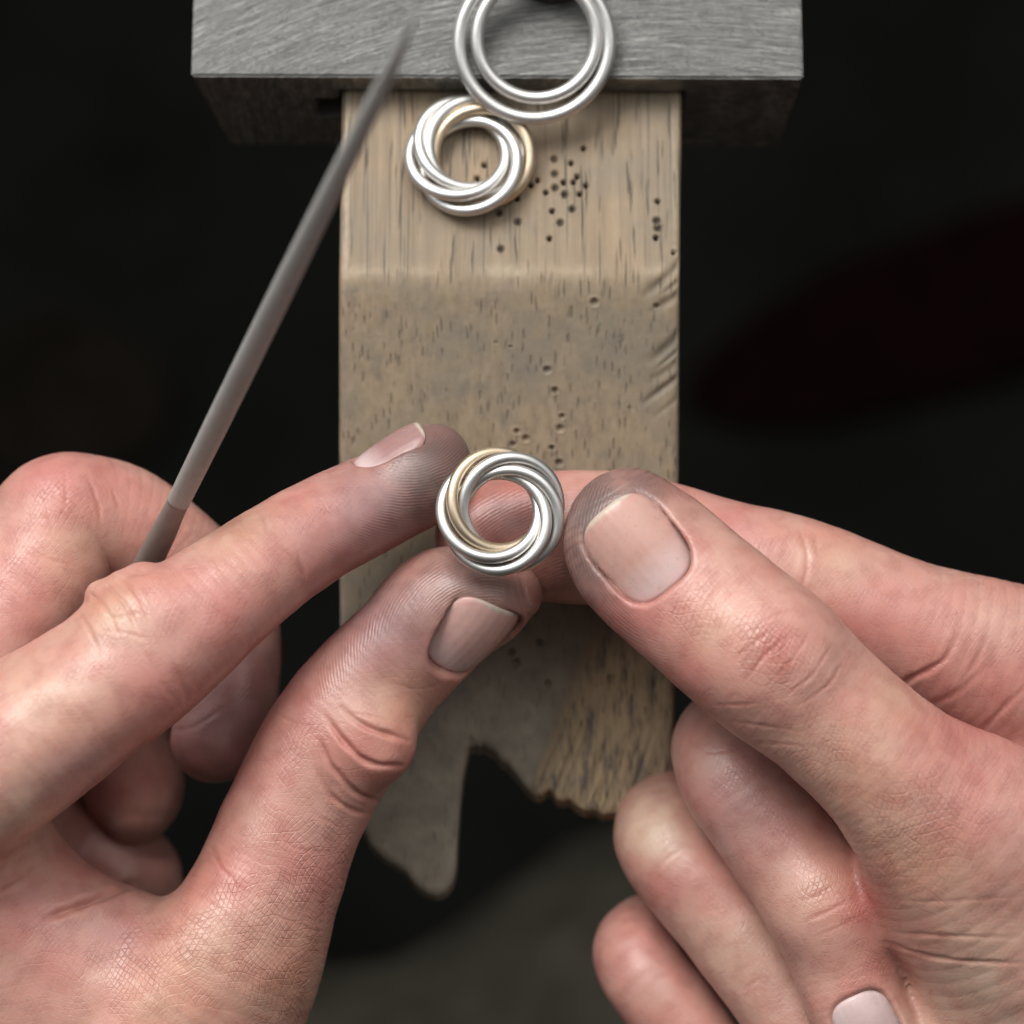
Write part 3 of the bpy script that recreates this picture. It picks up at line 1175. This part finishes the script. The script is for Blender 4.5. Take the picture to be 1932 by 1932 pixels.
# one profile: front face with a stepped slot cut into it, extruded back
notch_l, notch_r = px0 - 3.9, px1 + 0.4
prof = [(xl + 3.4, zmid), (px0, zmid), (px0, Z_TOP - 9.2), (notch_l, Z_TOP - 9.2), (notch_l, Z_TOP - 2.2), (px0, Z_TOP - 2.2), (px0, zslot),
        (px1, zslot), (px1, zmid), (xr - 1.3, zmid), (xr, Z_BLOCK), (xl, Z_BLOCK)]
ring_f = [bm.verts.new(Vector((x, Fy(x), z)) * .001) for x, z in prof]
ring_b = [bm.verts.new(Vector((x, yf + sl_dep, z)) * .001) for x, z in prof]
n = len(prof)
bm.faces.new(ring_f)
bm.faces.new(ring_b[::-1])
for i in range(n):
    bm.faces.new((ring_f[i], ring_b[i], ring_b[(i + 1) % n], ring_f[(i + 1) % n]))
bmesh.ops.recalc_face_normals(bm, faces=bm.faces[:])
bmesh.ops.bevel(bm, geom=[e for e in bm.edges], offset=0.00036, segments=2, affect='EDGES', clamp_overlap=True)
# solid rear of the block, behind the slot
me = bpy.data.meshes.new('steel_block')
bm.to_mesh(me)
bm.free()
me.materials.append(STEEL)
blk = bpy.data.objects.new('steel_block', me)
COL.objects.link(blk)
bm = bmesh.new()
bevel_box(bm, xl, xr, yf + sl_dep + 0.001, yf + DEP + 40, zmid, Z_BLOCK - 0.004, 0.05, (3.4, 1.3), 1)
me = bpy.data.meshes.new('rear_body')
bm.to_mesh(me)
bm.free()
me.materials.append(STEEL)
rear = bpy.data.objects.new('rear_body', me)
COL.objects.link(rear)
rear.parent = blk
tag(blk, 'scratched grey steel block with a slot holding the bench pin', 'steel block')


# ------------------------------------------------------------------ rings
def torus_curve(path, w, closed=True, seg=20, rough=0.0):
    """tube of radius w round a closed path (N,3)"""
    n = len(path)
    tan = np.roll(path, -1, 0) - np.roll(path, 1, 0)
    tan /= np.linalg.norm(tan, axis=1, keepdims=True)
    c = path.mean(0)
    out = path - c
    out -= tan * (out * tan).sum(1, keepdims=True)
    out /= np.linalg.norm(out, axis=1, keepdims=True)
    bi = np.cross(tan, out)
    th = np.linspace(0, 2 * math.pi, seg, endpoint=False)
    V = path[:, None, :] + w * (np.cos(th)[None, :, None] * out[:, None, :] + np.sin(th)[None, :, None] * bi[:, None, :])
    i = np.arange(n)[:, None]; j = np.arange(seg)[None, :]
    a_ = i * seg + j; b_ = ((i + 1) % n) * seg + j
    c_ = ((i + 1) % n) * seg + (j + 1) % seg; d_ = i * seg + (j + 1) % seg
    Q = np.stack([a_, d_, c_, b_], -1).reshape(-1, 4)
    return V.reshape(-1, 3), Q


def band_path(R, r, phi0, jit=(0, 0, 0), n=144):
    """a circle threaded round the others: outermost at angle phi0, in front a quarter turn later"""
    t = np.linspace(0, 2 * math.pi, n, endpoint=False)
    x = math.sqrt(R * R - r * r) * np.cos(t)
    y = r + R * np.sin(t)
    z = -r * np.cos(t)
    p = np.stack([x, y, z], 1)
    a = phi0 - math.pi / 2
    c, s = math.cos(a), math.sin(a)
    p = np.stack([p[:, 0] * c - p[:, 1] * s, p[:, 0] * s + p[:, 1] * c, p[:, 2]], 1)
    return p + np.asarray(jit)


def rosette(name, centre_world, axes, R, r, w, bands, label):
    e = empty(name, centre_world)
    for ang, mat, jit in bands:
        V, Q = torus_curve(band_path(R, r, math.radians(ang), jit), w)
        o = link_mesh('band', V @ np.asarray(axes) + np.asarray(centre_world), Q, mat)
        if mat is GOLD: o['label'] = 'gold band'
        adopt(o, e)
    tag(e, label, 'ring', 'rings')
    return e


# held ring: face turned to the camera, very slightly tipped
tip = Matrix.Rotation(math.radians(-4), 3, 'X') @ Matrix.Rotation(math.radians(5), 3, 'Y')
ax_h = (RMAT @ np.array(tip)).T
rosette('interlocked_ring', to_world(P(946, 965, 3.0)), ax_h, 7.10, 1.64, 0.88,
        [(103, GOLD, (0, 0, 0)), (177, SILVER, (0, 0, 0)), (249, SILVER, (.05, 0, 0)), (318, SILVER, (0, .06, 0)), (30, SILVER, (0, 0, .05))],
        'small ring of interlocked silver bands and one gold band held between the fingertips')
# ring lying on the wood
c = on_plane(886, 291, (0, 0, Z_TOP + 2.55), UPZ)
rosette('interlocked_ring', c, np.eye(3), 7.40, 1.58, 0.92,
        [(-14, GOLD, (.35, .1, -.1)), (110, SILVER, (0, .1, .1)), (186, SILVER, (-.25, 0, 0)), (266, SILVER, (.2, -.25, 0)), (50, SILVER, (0, 0, -.1))],
        'ring of interlocked silver and gold bands lying flat on the wooden bench pin')


def plain_ring(u, v, diam_px, w, label, lean=0.36):
    """ring leaning on the front edge of the block, its far side propped up"""
    edge_y = Fy(0.0)
    c = on_plane(u, v, (0, 0, Z_BLOCK + w + 2.0), UPZ)
    c = on_plane(u, v, (0, 0, Z_BLOCK + w + 0.15 + (c[1] - edge_y) * lean), UPZ)
    f = np.linalg.norm(on_plane(u + 50, v, c, UPZ) - c) / 50
    R = diam_px / 2 * f - w
    t = np.linspace(0, 2 * math.pi, 160, endpoint=False)
    k = 1 / math.sqrt(1 + lean * lean)
    p = np.stack([np.cos(t) * R, np.sin(t) * R * k, np.sin(t) * R * lean * k], 1) + c
    V, Q = torus_curve(p, w)
    o = link_mesh('wire_ring', V, Q, SILVER)
    tag(o, label, 'ring', 'rings')
    return o


plain_ring(1008, 80, 309, 1.02, 'larger plain silver wire ring overhanging the steel block, circling the smaller one')
plain_ring(1013, 71, 251, 1.02, 'smaller plain silver wire ring lying inside the larger wire ring')

# low screw head on the block, cut off by the top of the frame
c = on_plane(1046, -80, (0, 0, Z_BLOCK), UPZ)
bm = bmesh.new()
prof_s = [(0, 0.02), (7.4, 0.02), (8.0, 0.5), (8.0, 4.0), (7.2, 4.8), (3.2, 4.8), (3.0, 3.2), (0, 3.2)]
SEG = 40
rings_ = [[bm.verts.new(Vector((c[0] + r * math.cos(k / SEG * 2 * math.pi), c[1] + r * math.sin(k / SEG * 2 * math.pi), c[2] + z)) * .001) for k in range(SEG)] for r, z in prof_s[1:-1]]
for i in range(len(rings_) - 1):
    for k in range(SEG):
        bm.faces.new((rings_[i][k], rings_[i][(k + 1) % SEG], rings_[i + 1][(k + 1) % SEG], rings_[i + 1][k]))
bm.faces.new(rings_[0][::-1])
bm.faces.new(rings_[-1])
me = bpy.data.meshes.new('screw')
bm.to_mesh(me)
bm.free()
me.materials.append(mat_file('dark_screw_steel', (0.06, 0.056, 0.05), 0.0))
scr = bpy.data.objects.new('screw', me)
COL.objects.link(scr)
tag(scr, 'dark round screw head on the steel block, seen inside the wire rings', 'screw')

# ------------------------------------------------------------------ needle file
fe = empty('needle_file', to_world(P(270, 1075, -8)))


def rod(name, stations, mat, sq=0.62):
    """half-round bar; stations = (u, v, z, half width px)"""
    st = catmull([[*P(u, v, z), r * K * (DIST - z) / DIST] for u, v, z, r in stations], 14)
    c, rr = st[:, :3], st[:, 3]
    tan = np.gradient(c, axis=0)
    tan /= np.linalg.norm(tan, axis=1, keepdims=True)
    d = np.array([0.25, 0.1, 1.0])
    d = d - tan * (tan @ d)[:, None]
    d /= np.linalg.norm(d, axis=1, keepdims=True)
    w = np.cross(tan, d)
    seg = 28
    th = np.linspace(0, 2 * math.pi, seg, endpoint=False)
    cs = np.sign(np.cos(th)) * np.abs(np.cos(th)) ** 0.8
    sn = np.sin(th)
    sn = np.where(sn > 0, sn * 0.75, -np.abs(sn) ** 0.5 * 0.30)
    V = c[:, None] + rr[:, None, None] * (cs[None, :, None] * w[:, None] + sn[None, :, None] * d[:, None])
    n = len(c)
    Q = []
    for i in range(n - 1):
        for j in range(seg):
            Q.append((i * seg + j, i * seg + (j + 1) % seg, (i + 1) * seg + (j + 1) % seg, (i + 1) * seg + j))
    F = Q + [tuple(range(seg))[::-1], tuple((n - 1) * seg + j for j in range(seg))]
    VV = to_world(V.reshape(-1, 3))
    o = link_mesh(name, VV, F, mat)
    L = np.concatenate([[0], np.cumsum(np.linalg.norm(np.diff(c, axis=0), axis=1))])
    wob = L[:, None] + 0.9 * rr[:, None] * cs[None, :]
    set_attr(o, 'tooth', wob.ravel())
    adopt(o, fe)
    return o


# blade and tang lie on one straight line, the tip raised towards the eye
f0, f1 = P(336, 948, 3.0), P(784, 34, 84.0)


def on_file(t, r_mm):
    p = f0 + (f1 - f0) * t
    f = DIST / (DIST - p[2])
    return (966 + p[0] * f / K, 966 - p[1] * f / K, p[2], r_mm / K * DIST / (DIST - p[2]))


rod('blade', [on_file(t, r) for t, r in ((1.0, 0.25), (0.955, 0.6), (0.88, 1.05), (0.72, 1.32), (0.48, 1.62), (0.24, 1.76), (0.08, 1.74), (0.0, 1.68))],
    mat_file('file_steel', (0.50, 0.485, 0.455), 0.8))
rod('tang', [on_file(t, r) for t, r in ((0.004, 1.60), (-0.04, 1.75), (-0.08, 1.95), (-0.13, 2.05), (-0.20, 2.1), (-0.28, 2.1))],
    mat_file('tang_steel', (0.30, 0.25, 0.22), 0.0))
tag(fe, 'grey tapered needle file held behind the index finger of the left hand', 'file')

# ------------------------------------------------------------------ hands
BASE_SKIN = (0.545, 0.302, 0.246)
PINK = (0.51, 0.222, 0.192)
RED = (0.48, 0.165, 0.135)
PALE = (0.59, 0.43, 0.325)
YEL = (0.57, 0.36, 0.238)
MAUVE = (0.40, 0.212, 0.208)

# --- hand on the left
LI = Finger([(826, 862, -11, 60, 66), (772, 905, -10, 95, 91), (690, 955, -7, 104, 92), (560, 1024, -2, 106, 98), (425, 1120, 3, 120, 110),
             (285, 1228, 6, 144, 130), (135, 1332, 8, 158, 140), (-20, 1435, 8, 178, 155), (-170, 1530, 5, 185, 165)], (-0.5, 0.72, 0.52))
LT = Finger([(965, 1120, -7, 58, 60), (905, 1138, -7.5, 100, 86), (820, 1183, -9, 120, 102), (720, 1275, -10, 130, 114), (635, 1390, -10, 142, 124), (560, 1530, -9, 138, 126),
             (500, 1680, -8, 150, 134), (430, 1840, -7, 190, 150), (320, 2010, -8, 210, 170)], (0.40, -0.68, 0.62))
LM = Finger([(405, 1400, -24, 84, 78), (425, 1310, -26, 104, 92), (420, 1170, -27, 104, 96), (330, 1060, -24, 112, 104), (210, 985, -20, 122, 116),
             (105, 1005, -17, 126, 126), (60, 1085, -15, 150, 135), (-40, 1220, -13, 160, 140), (-170, 1400, -10, 150, 140)], (-0.3, 0.8, 0.4))
LR = Finger([(258, 1520, -44, 72, 72), (252, 1480, -45, 96, 90), (215, 1405, -44, 108, 98), (110, 1330, -42, 104, 96), (-40, 1330, -36, 112, 104), (-200, 1450, -28, 130, 120)], (-0.2, 0.5, 0.4))
LP_ = Finger([(276, 1668, -50, 70, 68), (235, 1640, -50, 98, 90), (120, 1590, -50, 108, 98), (-40, 1510, -40, 95, 90), (-200, 1560, -32, 110, 110)], (-0.2, 0.5, 0.4))
palm_l = [Blob(-130, 1590, -2, (15, 22, 13)), Blob(-230, 1850, -10, (34, 34, 17)), Blob(90, 1838, -8, (24, 14.5, 11), rotz(-6)),
          Blob(250, 1960, -8, (24, 17, 12), rotz(-30)), Blob(-150, 2200, -14, (34, 34, 19)), Blob(-200, 2500, -22, (28, 34, 20)),
          Blob(15, 1760, -6, (13, 7.5, 8), rotz(-8))]
fl_ = {'index': (LI, 5.0, [(Blob(788, 905, -8, (7.2, 6.4, 6.4)), 3), (Blob(255, 1172, 9, (8, 6, 6), rotz(30)), 4), (Blob(232, 1104, 8, (2.4, 2.2, 3)), 1.2), (Blob(196, 1122, 8, (2.6, 2.2, 3)), 1.2), (Blob(268, 1086, 7, (2.6, 2, 3)), 1.2)]),
       'thumb': (LT, 6.0, [(Blob(830, 1125, -9, (9, 7, 7.2), rotz(25)), 4), (Blob(700, 1400, -4, (6.5, 6.5, 5.5)), 4)]),
       'middle': (LM, 4.0, [(Blob(114, 962, -16, (8, 8, 9)), 4)]),
       'ring': (LR, 3.0, []), 'little': (LP_, 3.0, [])}
nails_l = [
    (NailSpec(None, (0.82, 0.56, -0.05), (-0.46, 0.76, 0.47), 11.4, 8.8, 5.4, 30, 0.35, (0.34, 0.195, 0.183)), ('index', P(778, 902, -8))),
    (NailSpec(None, (0.62, 0.67, 0.40), (0.33, -0.66, 0.67), 13.2, 12.8, 7.2, 36, 0.30, (0.66, 0.405, 0.36)), ('thumb', P(870, 1150, -8))),
]
LEFT = Hand(palm_l, fl_, nails_l)
cre_l = [
    # index: joint crease near the tip, folds over the middle joint
    (['index'], [(560, 1040), (576, 1090), (568, 1130)], 7, .45), (['index'], [(520, 1020), (560, 1060), (590, 1110)], 6, .15),
    (['index'], [(318, 1235), (345, 1290), (352, 1340)], 9, .40), (['index'], [(300, 1280), (335, 1330)], 7, .2),
    (['index'], [(160, 1110), (200, 1150), (230, 1215)], 7, .40, .6), (['index'], [(190, 1095), (235, 1140), (262, 1195)], 7, .45, .6),
    (['index'], [(222, 1085), (258, 1120), (285, 1180)], 6, .35, .6), (['index'], [(135, 1135), (170, 1190), (190, 1240)], 6, .3, .5),
    (['index'], [(180, 1160), (225, 1165), (280, 1150)], 5, .2), (['index'], [(185, 1190), (240, 1195), (290, 1210)], 5, .2),
    (['index'], [(470, 950), (500, 985), (505, 1010)], 5, .22), (['index'], [(440, 965), (465, 1000)], 5, .2),
    (['index'], [(610, 880), (632, 905)], 4, .15),
    # folds at the root of the index finger
    (['palm'], [(0, 1575), (50, 1580), (95, 1575)], 9, .5, .3, .4),
    (['palm'], [(0, 1625), (40, 1622), (75, 1612)], 9, .45, .3, .3), (None, [(-10, 1688), (30, 1668), (70, 1640)], 8, .6, .3, .4),
    (None, [(80, 1735), (140, 1712), (200, 1690), (268, 1662)], 11, 2.2, .5, .6),
    # thumb: deep folds over the joint
    (['thumb'], [(610, 1345), (650, 1400), (700, 1440), (768, 1445)], 8, 1.35, .5, .6), (['thumb'], [(640, 1330), (680, 1365), (730, 1385), (776, 1400)], 8, 1.0, .5, .5),
    (['thumb'], [(600, 1390), (630, 1450), (680, 1500), (735, 1515)], 8, 1.1, .5, .5), (['thumb'], [(590, 1440), (625, 1500), (670, 1530), (710, 1535)], 7, .6, .4, .4),
    (['thumb'], [(660, 1345), (700, 1352), (760, 1365)], 5, .2), (['thumb'], [(575, 1500), (600, 1540), (640, 1560)], 5, .2),
    (['thumb'], [(840, 1290), (790, 1300), (740, 1290)], 4, .12), (['thumb'], [(500, 1330), (545, 1360), (590, 1370)], 5, .15),
    (['thumb', 'palm'], [(395, 1590), (420, 1640), (470, 1690)], 6, .25, .3, .4), (['thumb', 'palm'], [(520, 1560), (560, 1600), (640, 1610)], 5, .15),
    (['thumb', 'palm'], [(330, 1660), (420, 1720), (470, 1790)], 5, .15),
    # middle finger knuckle
    (['middle'], [(160, 890), (185, 950), (190, 1010)], 6, .25), (['middle'], [(210, 915), (225, 965)], 5, .15), (['middle'], [(40, 890), (80, 930), (100, 1010)], 6, .25),
    (['middle'], [(20, 1010), (80, 1050), (150, 1070)], 5, .2), (['middle'], [(120, 880), (125, 940), (110, 990)], 5, .15),
    (['middle'], [(320, 1380), (370, 1370), (430, 1330)], 7, .4),
]
tin_l = [
    (['middle'], 110, 900, 120, PINK, .75), (['middle'], 110, 1040, 90, YEL, .4), (['middle'], 20, 1120, 120, PINK, .35),
    (['index'], 600, 1060, 120, PINK, .7), (['index'], 420, 1180, 120, PINK, .65), (['index'], 300, 1330, 120, PINK, .55), (['index'], 700, 960, 110, MAUVE, .7),
    (['index'], 210, 1150, 70, YEL, .5), (['index'], 100, 1350, 120, YEL, .4), (['index'], 450, 1000, 80, YEL, .35), (['index'], 160, 1460, 90, MAUVE, .5),
    (['thumb'], 720, 1180, 120, MAUVE, .7), (['thumb'], 560, 1300, 90, PINK, .7), (['thumb'], 700, 1430, 90, RED, .35), (['thumb'], 760, 1330, 80, YEL, .45),
    (['thumb'], 500, 1400, 90, PINK, .5), (['thumb', 'palm'], 420, 1650, 80, RED, .45), (['thumb', 'palm'], 600, 1650, 110, PINK, .45),
    (['thumb', 'palm'], 300, 1850, 160, YEL, .5), (['thumb', 'palm'], 560, 1850, 120, YEL, .45), (['palm'], 230, 1760, 90, MAUVE, .5), (['palm'], 80, 1700, 110, PINK, .5),
    (['palm'], 50, 1560, 80, PALE, .5), (['palm', 'thumb'], 90, 1880, 120, PINK, .3), (['middle'], 420, 1350, 170, MAUVE, .8), (['ring'], 200, 1450, 200, PINK, .5), (['little'], 200, 1580, 200, PINK, .5),
]
dir_l = [(['index'], 835, 865, 135, 1.1), (['index'], 800, 940, 120, .75), (['index'], 690, 900, 80, .35), (['thumb'], 900, 1090, 150, .62), (['thumb'], 760, 1150, 150, .42),
         (['middle'], 420, 1350, 170, .42), (['index'], 740, 1000, 100, .30)]
rid_l = [('index', [(840, 880), (760, 990), (640, 1080)], 70, 770, 760, 1.0, 20, 5.6), ('thumb', [(960, 1090), (820, 1090), (690, 1150), (600, 1240)], 75, 920, 1235, 1.0, 0, 5.8),
         ('middle', [(420, 1220), (420, 1420)], 120, 700, 1500, 1.0, 0, 6.4)]
cro_l = [(600, 1640, 140, 1.0), (520, 1780, 170, 1.0), (330, 1800, 150, .8), (560, 1900, 120, 1.0), (560, 1400, 90, .55), (120, 930, 120, .45), (700, 1450, 80, .3)]
build_hand('hand', LEFT, P(-420, 2500, -66) * [1, 1, 1] + [-4, -4, 0], P(1040, 780, 30) + [4, 4, 0], cre_l, tin_l, dir_l, rid_l, BASE_SKIN,
           'hand at the left, index finger and thumb pinching the ring, needle file behind the index', cross=cro_l)

# --- hand on the right
RT = Finger([(1150, 956, 1, 70, 60), (1172, 982, 2, 116, 88), (1212, 1042, 3, 142, 104), (1300, 1120, 5, 146, 116), (1440, 1238, 8, 150, 128), (1570, 1350, 8, 138, 124),
             (1700, 1470, 7, 150, 134), (1830, 1590, 3, 205, 160), (1990, 1760, -4, 260, 190)], (0.02, 0.10, 1.0))
RI = Finger([(868, 1010, -13, 52, 50), (915, 1008, -13, 96, 84), (1010, 1012, -13.5, 122, 100), (1180, 1020, -14, 128, 108), (1350, 1060, -13, 122, 108), (1515, 1110, -12, 130, 118),
             (1700, 1185, -12, 134, 122), (1900, 1260, -14, 160, 140), (2060, 1330, -18, 180, 150)], (0.0, 0.15, -1.0))
RM = Finger([(1690, 2060, -2, 70, 60), (1652, 1980, -3, 88, 78), (1608, 1875, -5, 97, 90), (1565, 1730, -7, 106, 98), (1470, 1585, -10, 108, 104), (1385, 1455, -14, 108, 110),
             (1400, 1390, -26, 112, 110), (1560, 1370, -36, 115, 112), (1900, 1400, -38, 140, 130)], [(-.3, .1, 1.), (-.3, .1, 1.), (-.3, .1, 1.), (-.3, .1, 1.), (-.3, .2, 1.), (-.7, .5, .7), (-.8, .6, 0), (-.2, .8, -.4), (0, .8, -.5)])
RR = Finger([(1640, 2130, -12, 70, 60), (1570, 2030, -14, 86, 80), (1480, 1890, -17, 94, 88), (1370, 1730, -20, 100, 96), (1262, 1595, -25, 98, 100),
             (1300, 1540, -38, 104, 104), (1500, 1520, -48, 110, 108), (1900, 1540, -46, 140, 130)], [(-.4, .1, 1.), (-.4, .1, 1.), (-.4, .1, 1.), (-.4, .2, 1.), (-.7, .5, .7), (-.8, .6, 0), (-.2, .8, -.4), (0, .8, -.5)])
RP = Finger([(1480, 2230, -22, 60, 56), (1400, 2100, -24, 78, 74), (1310, 1960, -27, 84, 82), (1208, 1815, -31, 86, 88), (1260, 1770, -42, 90, 92), (1480, 1760, -52, 96, 96),
             (1900, 1760, -50, 130, 120)], [(-.4, .1, 1.), (-.4, .1, 1.), (-.4, .2, 1.), (-.7, .5, .7), (-.8, .6, 0), (-.2, .8, -.4), (0, .8, -.5)])
palm_r = [Blob(2080, 1560, -22, (24, 26, 15)), Blob(2180, 1780, -22, (34, 40, 20)), Blob(1990, 1900, -12, (22, 24, 15)), Blob(1870, 2040, -14, (20, 28, 14)),
          Blob(1930, 1400, -22, (18, 13, 10), rotz(25)), Blob(2150, 2200, -26, (32, 38, 20)), Blob(2350, 2500, -34, (28, 36, 20)), Blob(1810, 1640, -3, (15, 13, 10), rotz(35))]
fr_ = {'thumb': (RT, 6.0, [(Blob(1465, 1235, 12, (8, 8, 6.5)), 5), (Blob(1880, 1560, 6, (11, 9, 8)), 6)]),
       'index': (RI, 5.0, []), 'middle': (RM, 3.0, [(Blob(1570, 1715, -5, (8.6, 8.2, 7.6)), 4)]), 'ring': (RR, 3.0, []), 'little': (RP, 3.0, [])}
nails_r = [
    (NailSpec(None, (-0.63, 0.76, -0.12), (-0.10, 0.04, 1.0), 14.8, 12.3, 7.4, 36, 0.35, (0.54, 0.32, 0.27)), ('thumb', P(1228, 1020, 3))),
    (NailSpec(None, (0.42, -0.88, 0.03), (0.0, 0.05, 1.0), 12.0, 9.2, 6.2, 36, 0.35, (0.50, 0.36, 0.35)), ('middle', P(1626, 1945, -4))),
]
RIGHT_H = Hand(palm_r, fr_, nails_r)
cre_r = [
    (['thumb'], [(1400, 1290), (1440, 1240), (1490, 1195)], 6, .32, .4, .9), (['thumb'], [(1380, 1250), (1420, 1215), (1470, 1180)], 6, .25, .5, .4),
    (['thumb'], [(1440, 1300), (1490, 1250), (1530, 1190)], 5, .2, .5, .4), (['thumb'], [(1470, 1320), (1530, 1275), (1570, 1215)], 5, .2, .5, .3),
    (['thumb'], [(1500, 1335), (1560, 1295), (1592, 1245)], 5, .2, .5, .4), (['thumb'], [(1340, 1330), (1390, 1330), (1440, 1325)], 5, .15),
    (['thumb'], [(1410, 1200), (1460, 1160), (1500, 1150)], 5, .2), (['thumb'], [(1360, 1360), (1440, 1370), (1520, 1380)], 5, .12),
    (['thumb'], [(1400, 1400), (1480, 1405), (1560, 1410)], 5, .10), (['thumb'], [(1245, 1130), (1280, 1150), (1330, 1140)], 4, .10),
    (['thumb'], [(1300, 1090), (1340, 1120), (1360, 1160)], 4, .08),
    (['index'], [(1505, 990), (1522, 1040), (1520, 1090), (1500, 1130)], 8, .45), (['index'], [(1535, 1000), (1545, 1060)], 6, .2),
    (['index', 'palm'], [(1670, 1318), (1720, 1280), (1780, 1245), (1810, 1190)], 9, .9, .3, .6), (['index', 'palm'], [(1810, 1290), (1840, 1250), (1860, 1200)], 8, .4),
    (['palm', 'index'], [(1830, 1400), (1880, 1350), (1940, 1290)], 8, .5), (['palm', 'index'], [(1740, 1335), (1800, 1310), (1870, 1250)], 10, .4),
    (['thumb', 'palm', 'middle'], [(1665, 1775), (1720, 1795), (1800, 1812), (1940, 1818)], 6, .6, .3, .6), (['thumb', 'palm'], [(1690, 1760), (1780, 1765), (1940, 1770)], 6, .3, .3, .3),
    (['thumb', 'palm'], [(1680, 1700), (1800, 1700), (1940, 1690)], 6, .15),
    (['middle'], [(1510, 1740), (1560, 1720), (1620, 1690)], 6, .3), (['middle'], [(1500, 1700), (1540, 1690), (1600, 1650)], 5, .22), (['middle'], [(1530, 1770), (1580, 1750), (1640, 1720)], 5, .22),
    (['middle'], [(1300, 1400), (1340, 1420), (1400, 1410)], 5, .15), (['ring'], [(1220, 1660), (1260, 1620), (1310, 1590)], 7, .2),
    (['ring'], [(1400, 1870), (1440, 1840)], 6, .15),
]
tin_r = [
    (['thumb'], 1470, 1230, 70, RED, .6), (['thumb'], 1340, 1180, 80, YEL, .55), (['thumb'], 1170, 1180, 130, PINK, .75), (['thumb'], 1290, 1280, 90, PINK, .5),
    (['thumb', 'palm'], 1620, 1440, 120, YEL, .35), (['thumb', 'palm'], 1740, 1620, 120, YEL, .45), (['thumb', 'palm'], 1790, 1540, 80, PINK, .4), (['thumb', 'palm'], 1900, 1550, 80, PINK, .35),
    (['palm', 'thumb'], 1830, 1880, 160, PALE, .6), (['index'], 1350, 1020, 130, PINK, .7), (['index'], 1560, 1060, 90, YEL, .35), (['index'], 1620, 1200, 110, PINK, .6), (['index'], 960, 1000, 160, (.46, .19, .16), .85),
    (['palm', 'index'], 1850, 1350, 150, PINK, .65), (None, 1620, 1700, 70, RED, .75), (['middle'], 1540, 1660, 70, YEL, .3), (None, 1650, 1850, 70, RED, .5), (['middle'], 1400, 1520, 110, MAUVE, .45),
    (['ring'], 1230, 1570, 80, PALE, .9), (['ring'], 1255, 1680, 55, PINK, .8), (['ring'], 1400, 1780, 130, PALE, .3), (['little'], 1180, 1800, 80, PINK, .6), (['thumb'], 1680, 1330, 70, YEL, .3),
]
dir_r = [(['thumb'], 1115, 955, 110, 1.05), (['thumb'], 1085, 1060, 110, .8), (['thumb'], 1210, 885, 85, .95), (['index'], 950, 1000, 150, .25), (['thumb'], 1290, 950, 60, .3), (['thumb'], 1120, 1150, 90, .3)]
rid_r = [('thumb', [(1100, 930), (1080, 1040), (1130, 1180), (1230, 1290)], 62, 1310, 1010, 1.0, 0, 5.8), ('index', [(850, 1000), (1090, 1010)], 130, 1110, 1260, 1.0, 0, 6.4)]
cro_r = [(1740, 1560, 140, 1.0), (1560, 1400, 120, .7), (1460, 1240, 110, 1.0), (1300, 1180, 90, .6), (1580, 1700, 100, .6), (1640, 1840, 100, .5), (1860, 1480, 120, .5)]
build_hand('hand', RIGHT_H, P(800, 2480, -72) + [-2, -4, 0], P(2520, 860, 30) + [6, 4, 0], cre_r, tin_r, dir_r, rid_r, BASE_SKIN,
           'hand at the right, thumbnail facing up, steadying the ring from behind with its index finger', cross=cro_r)
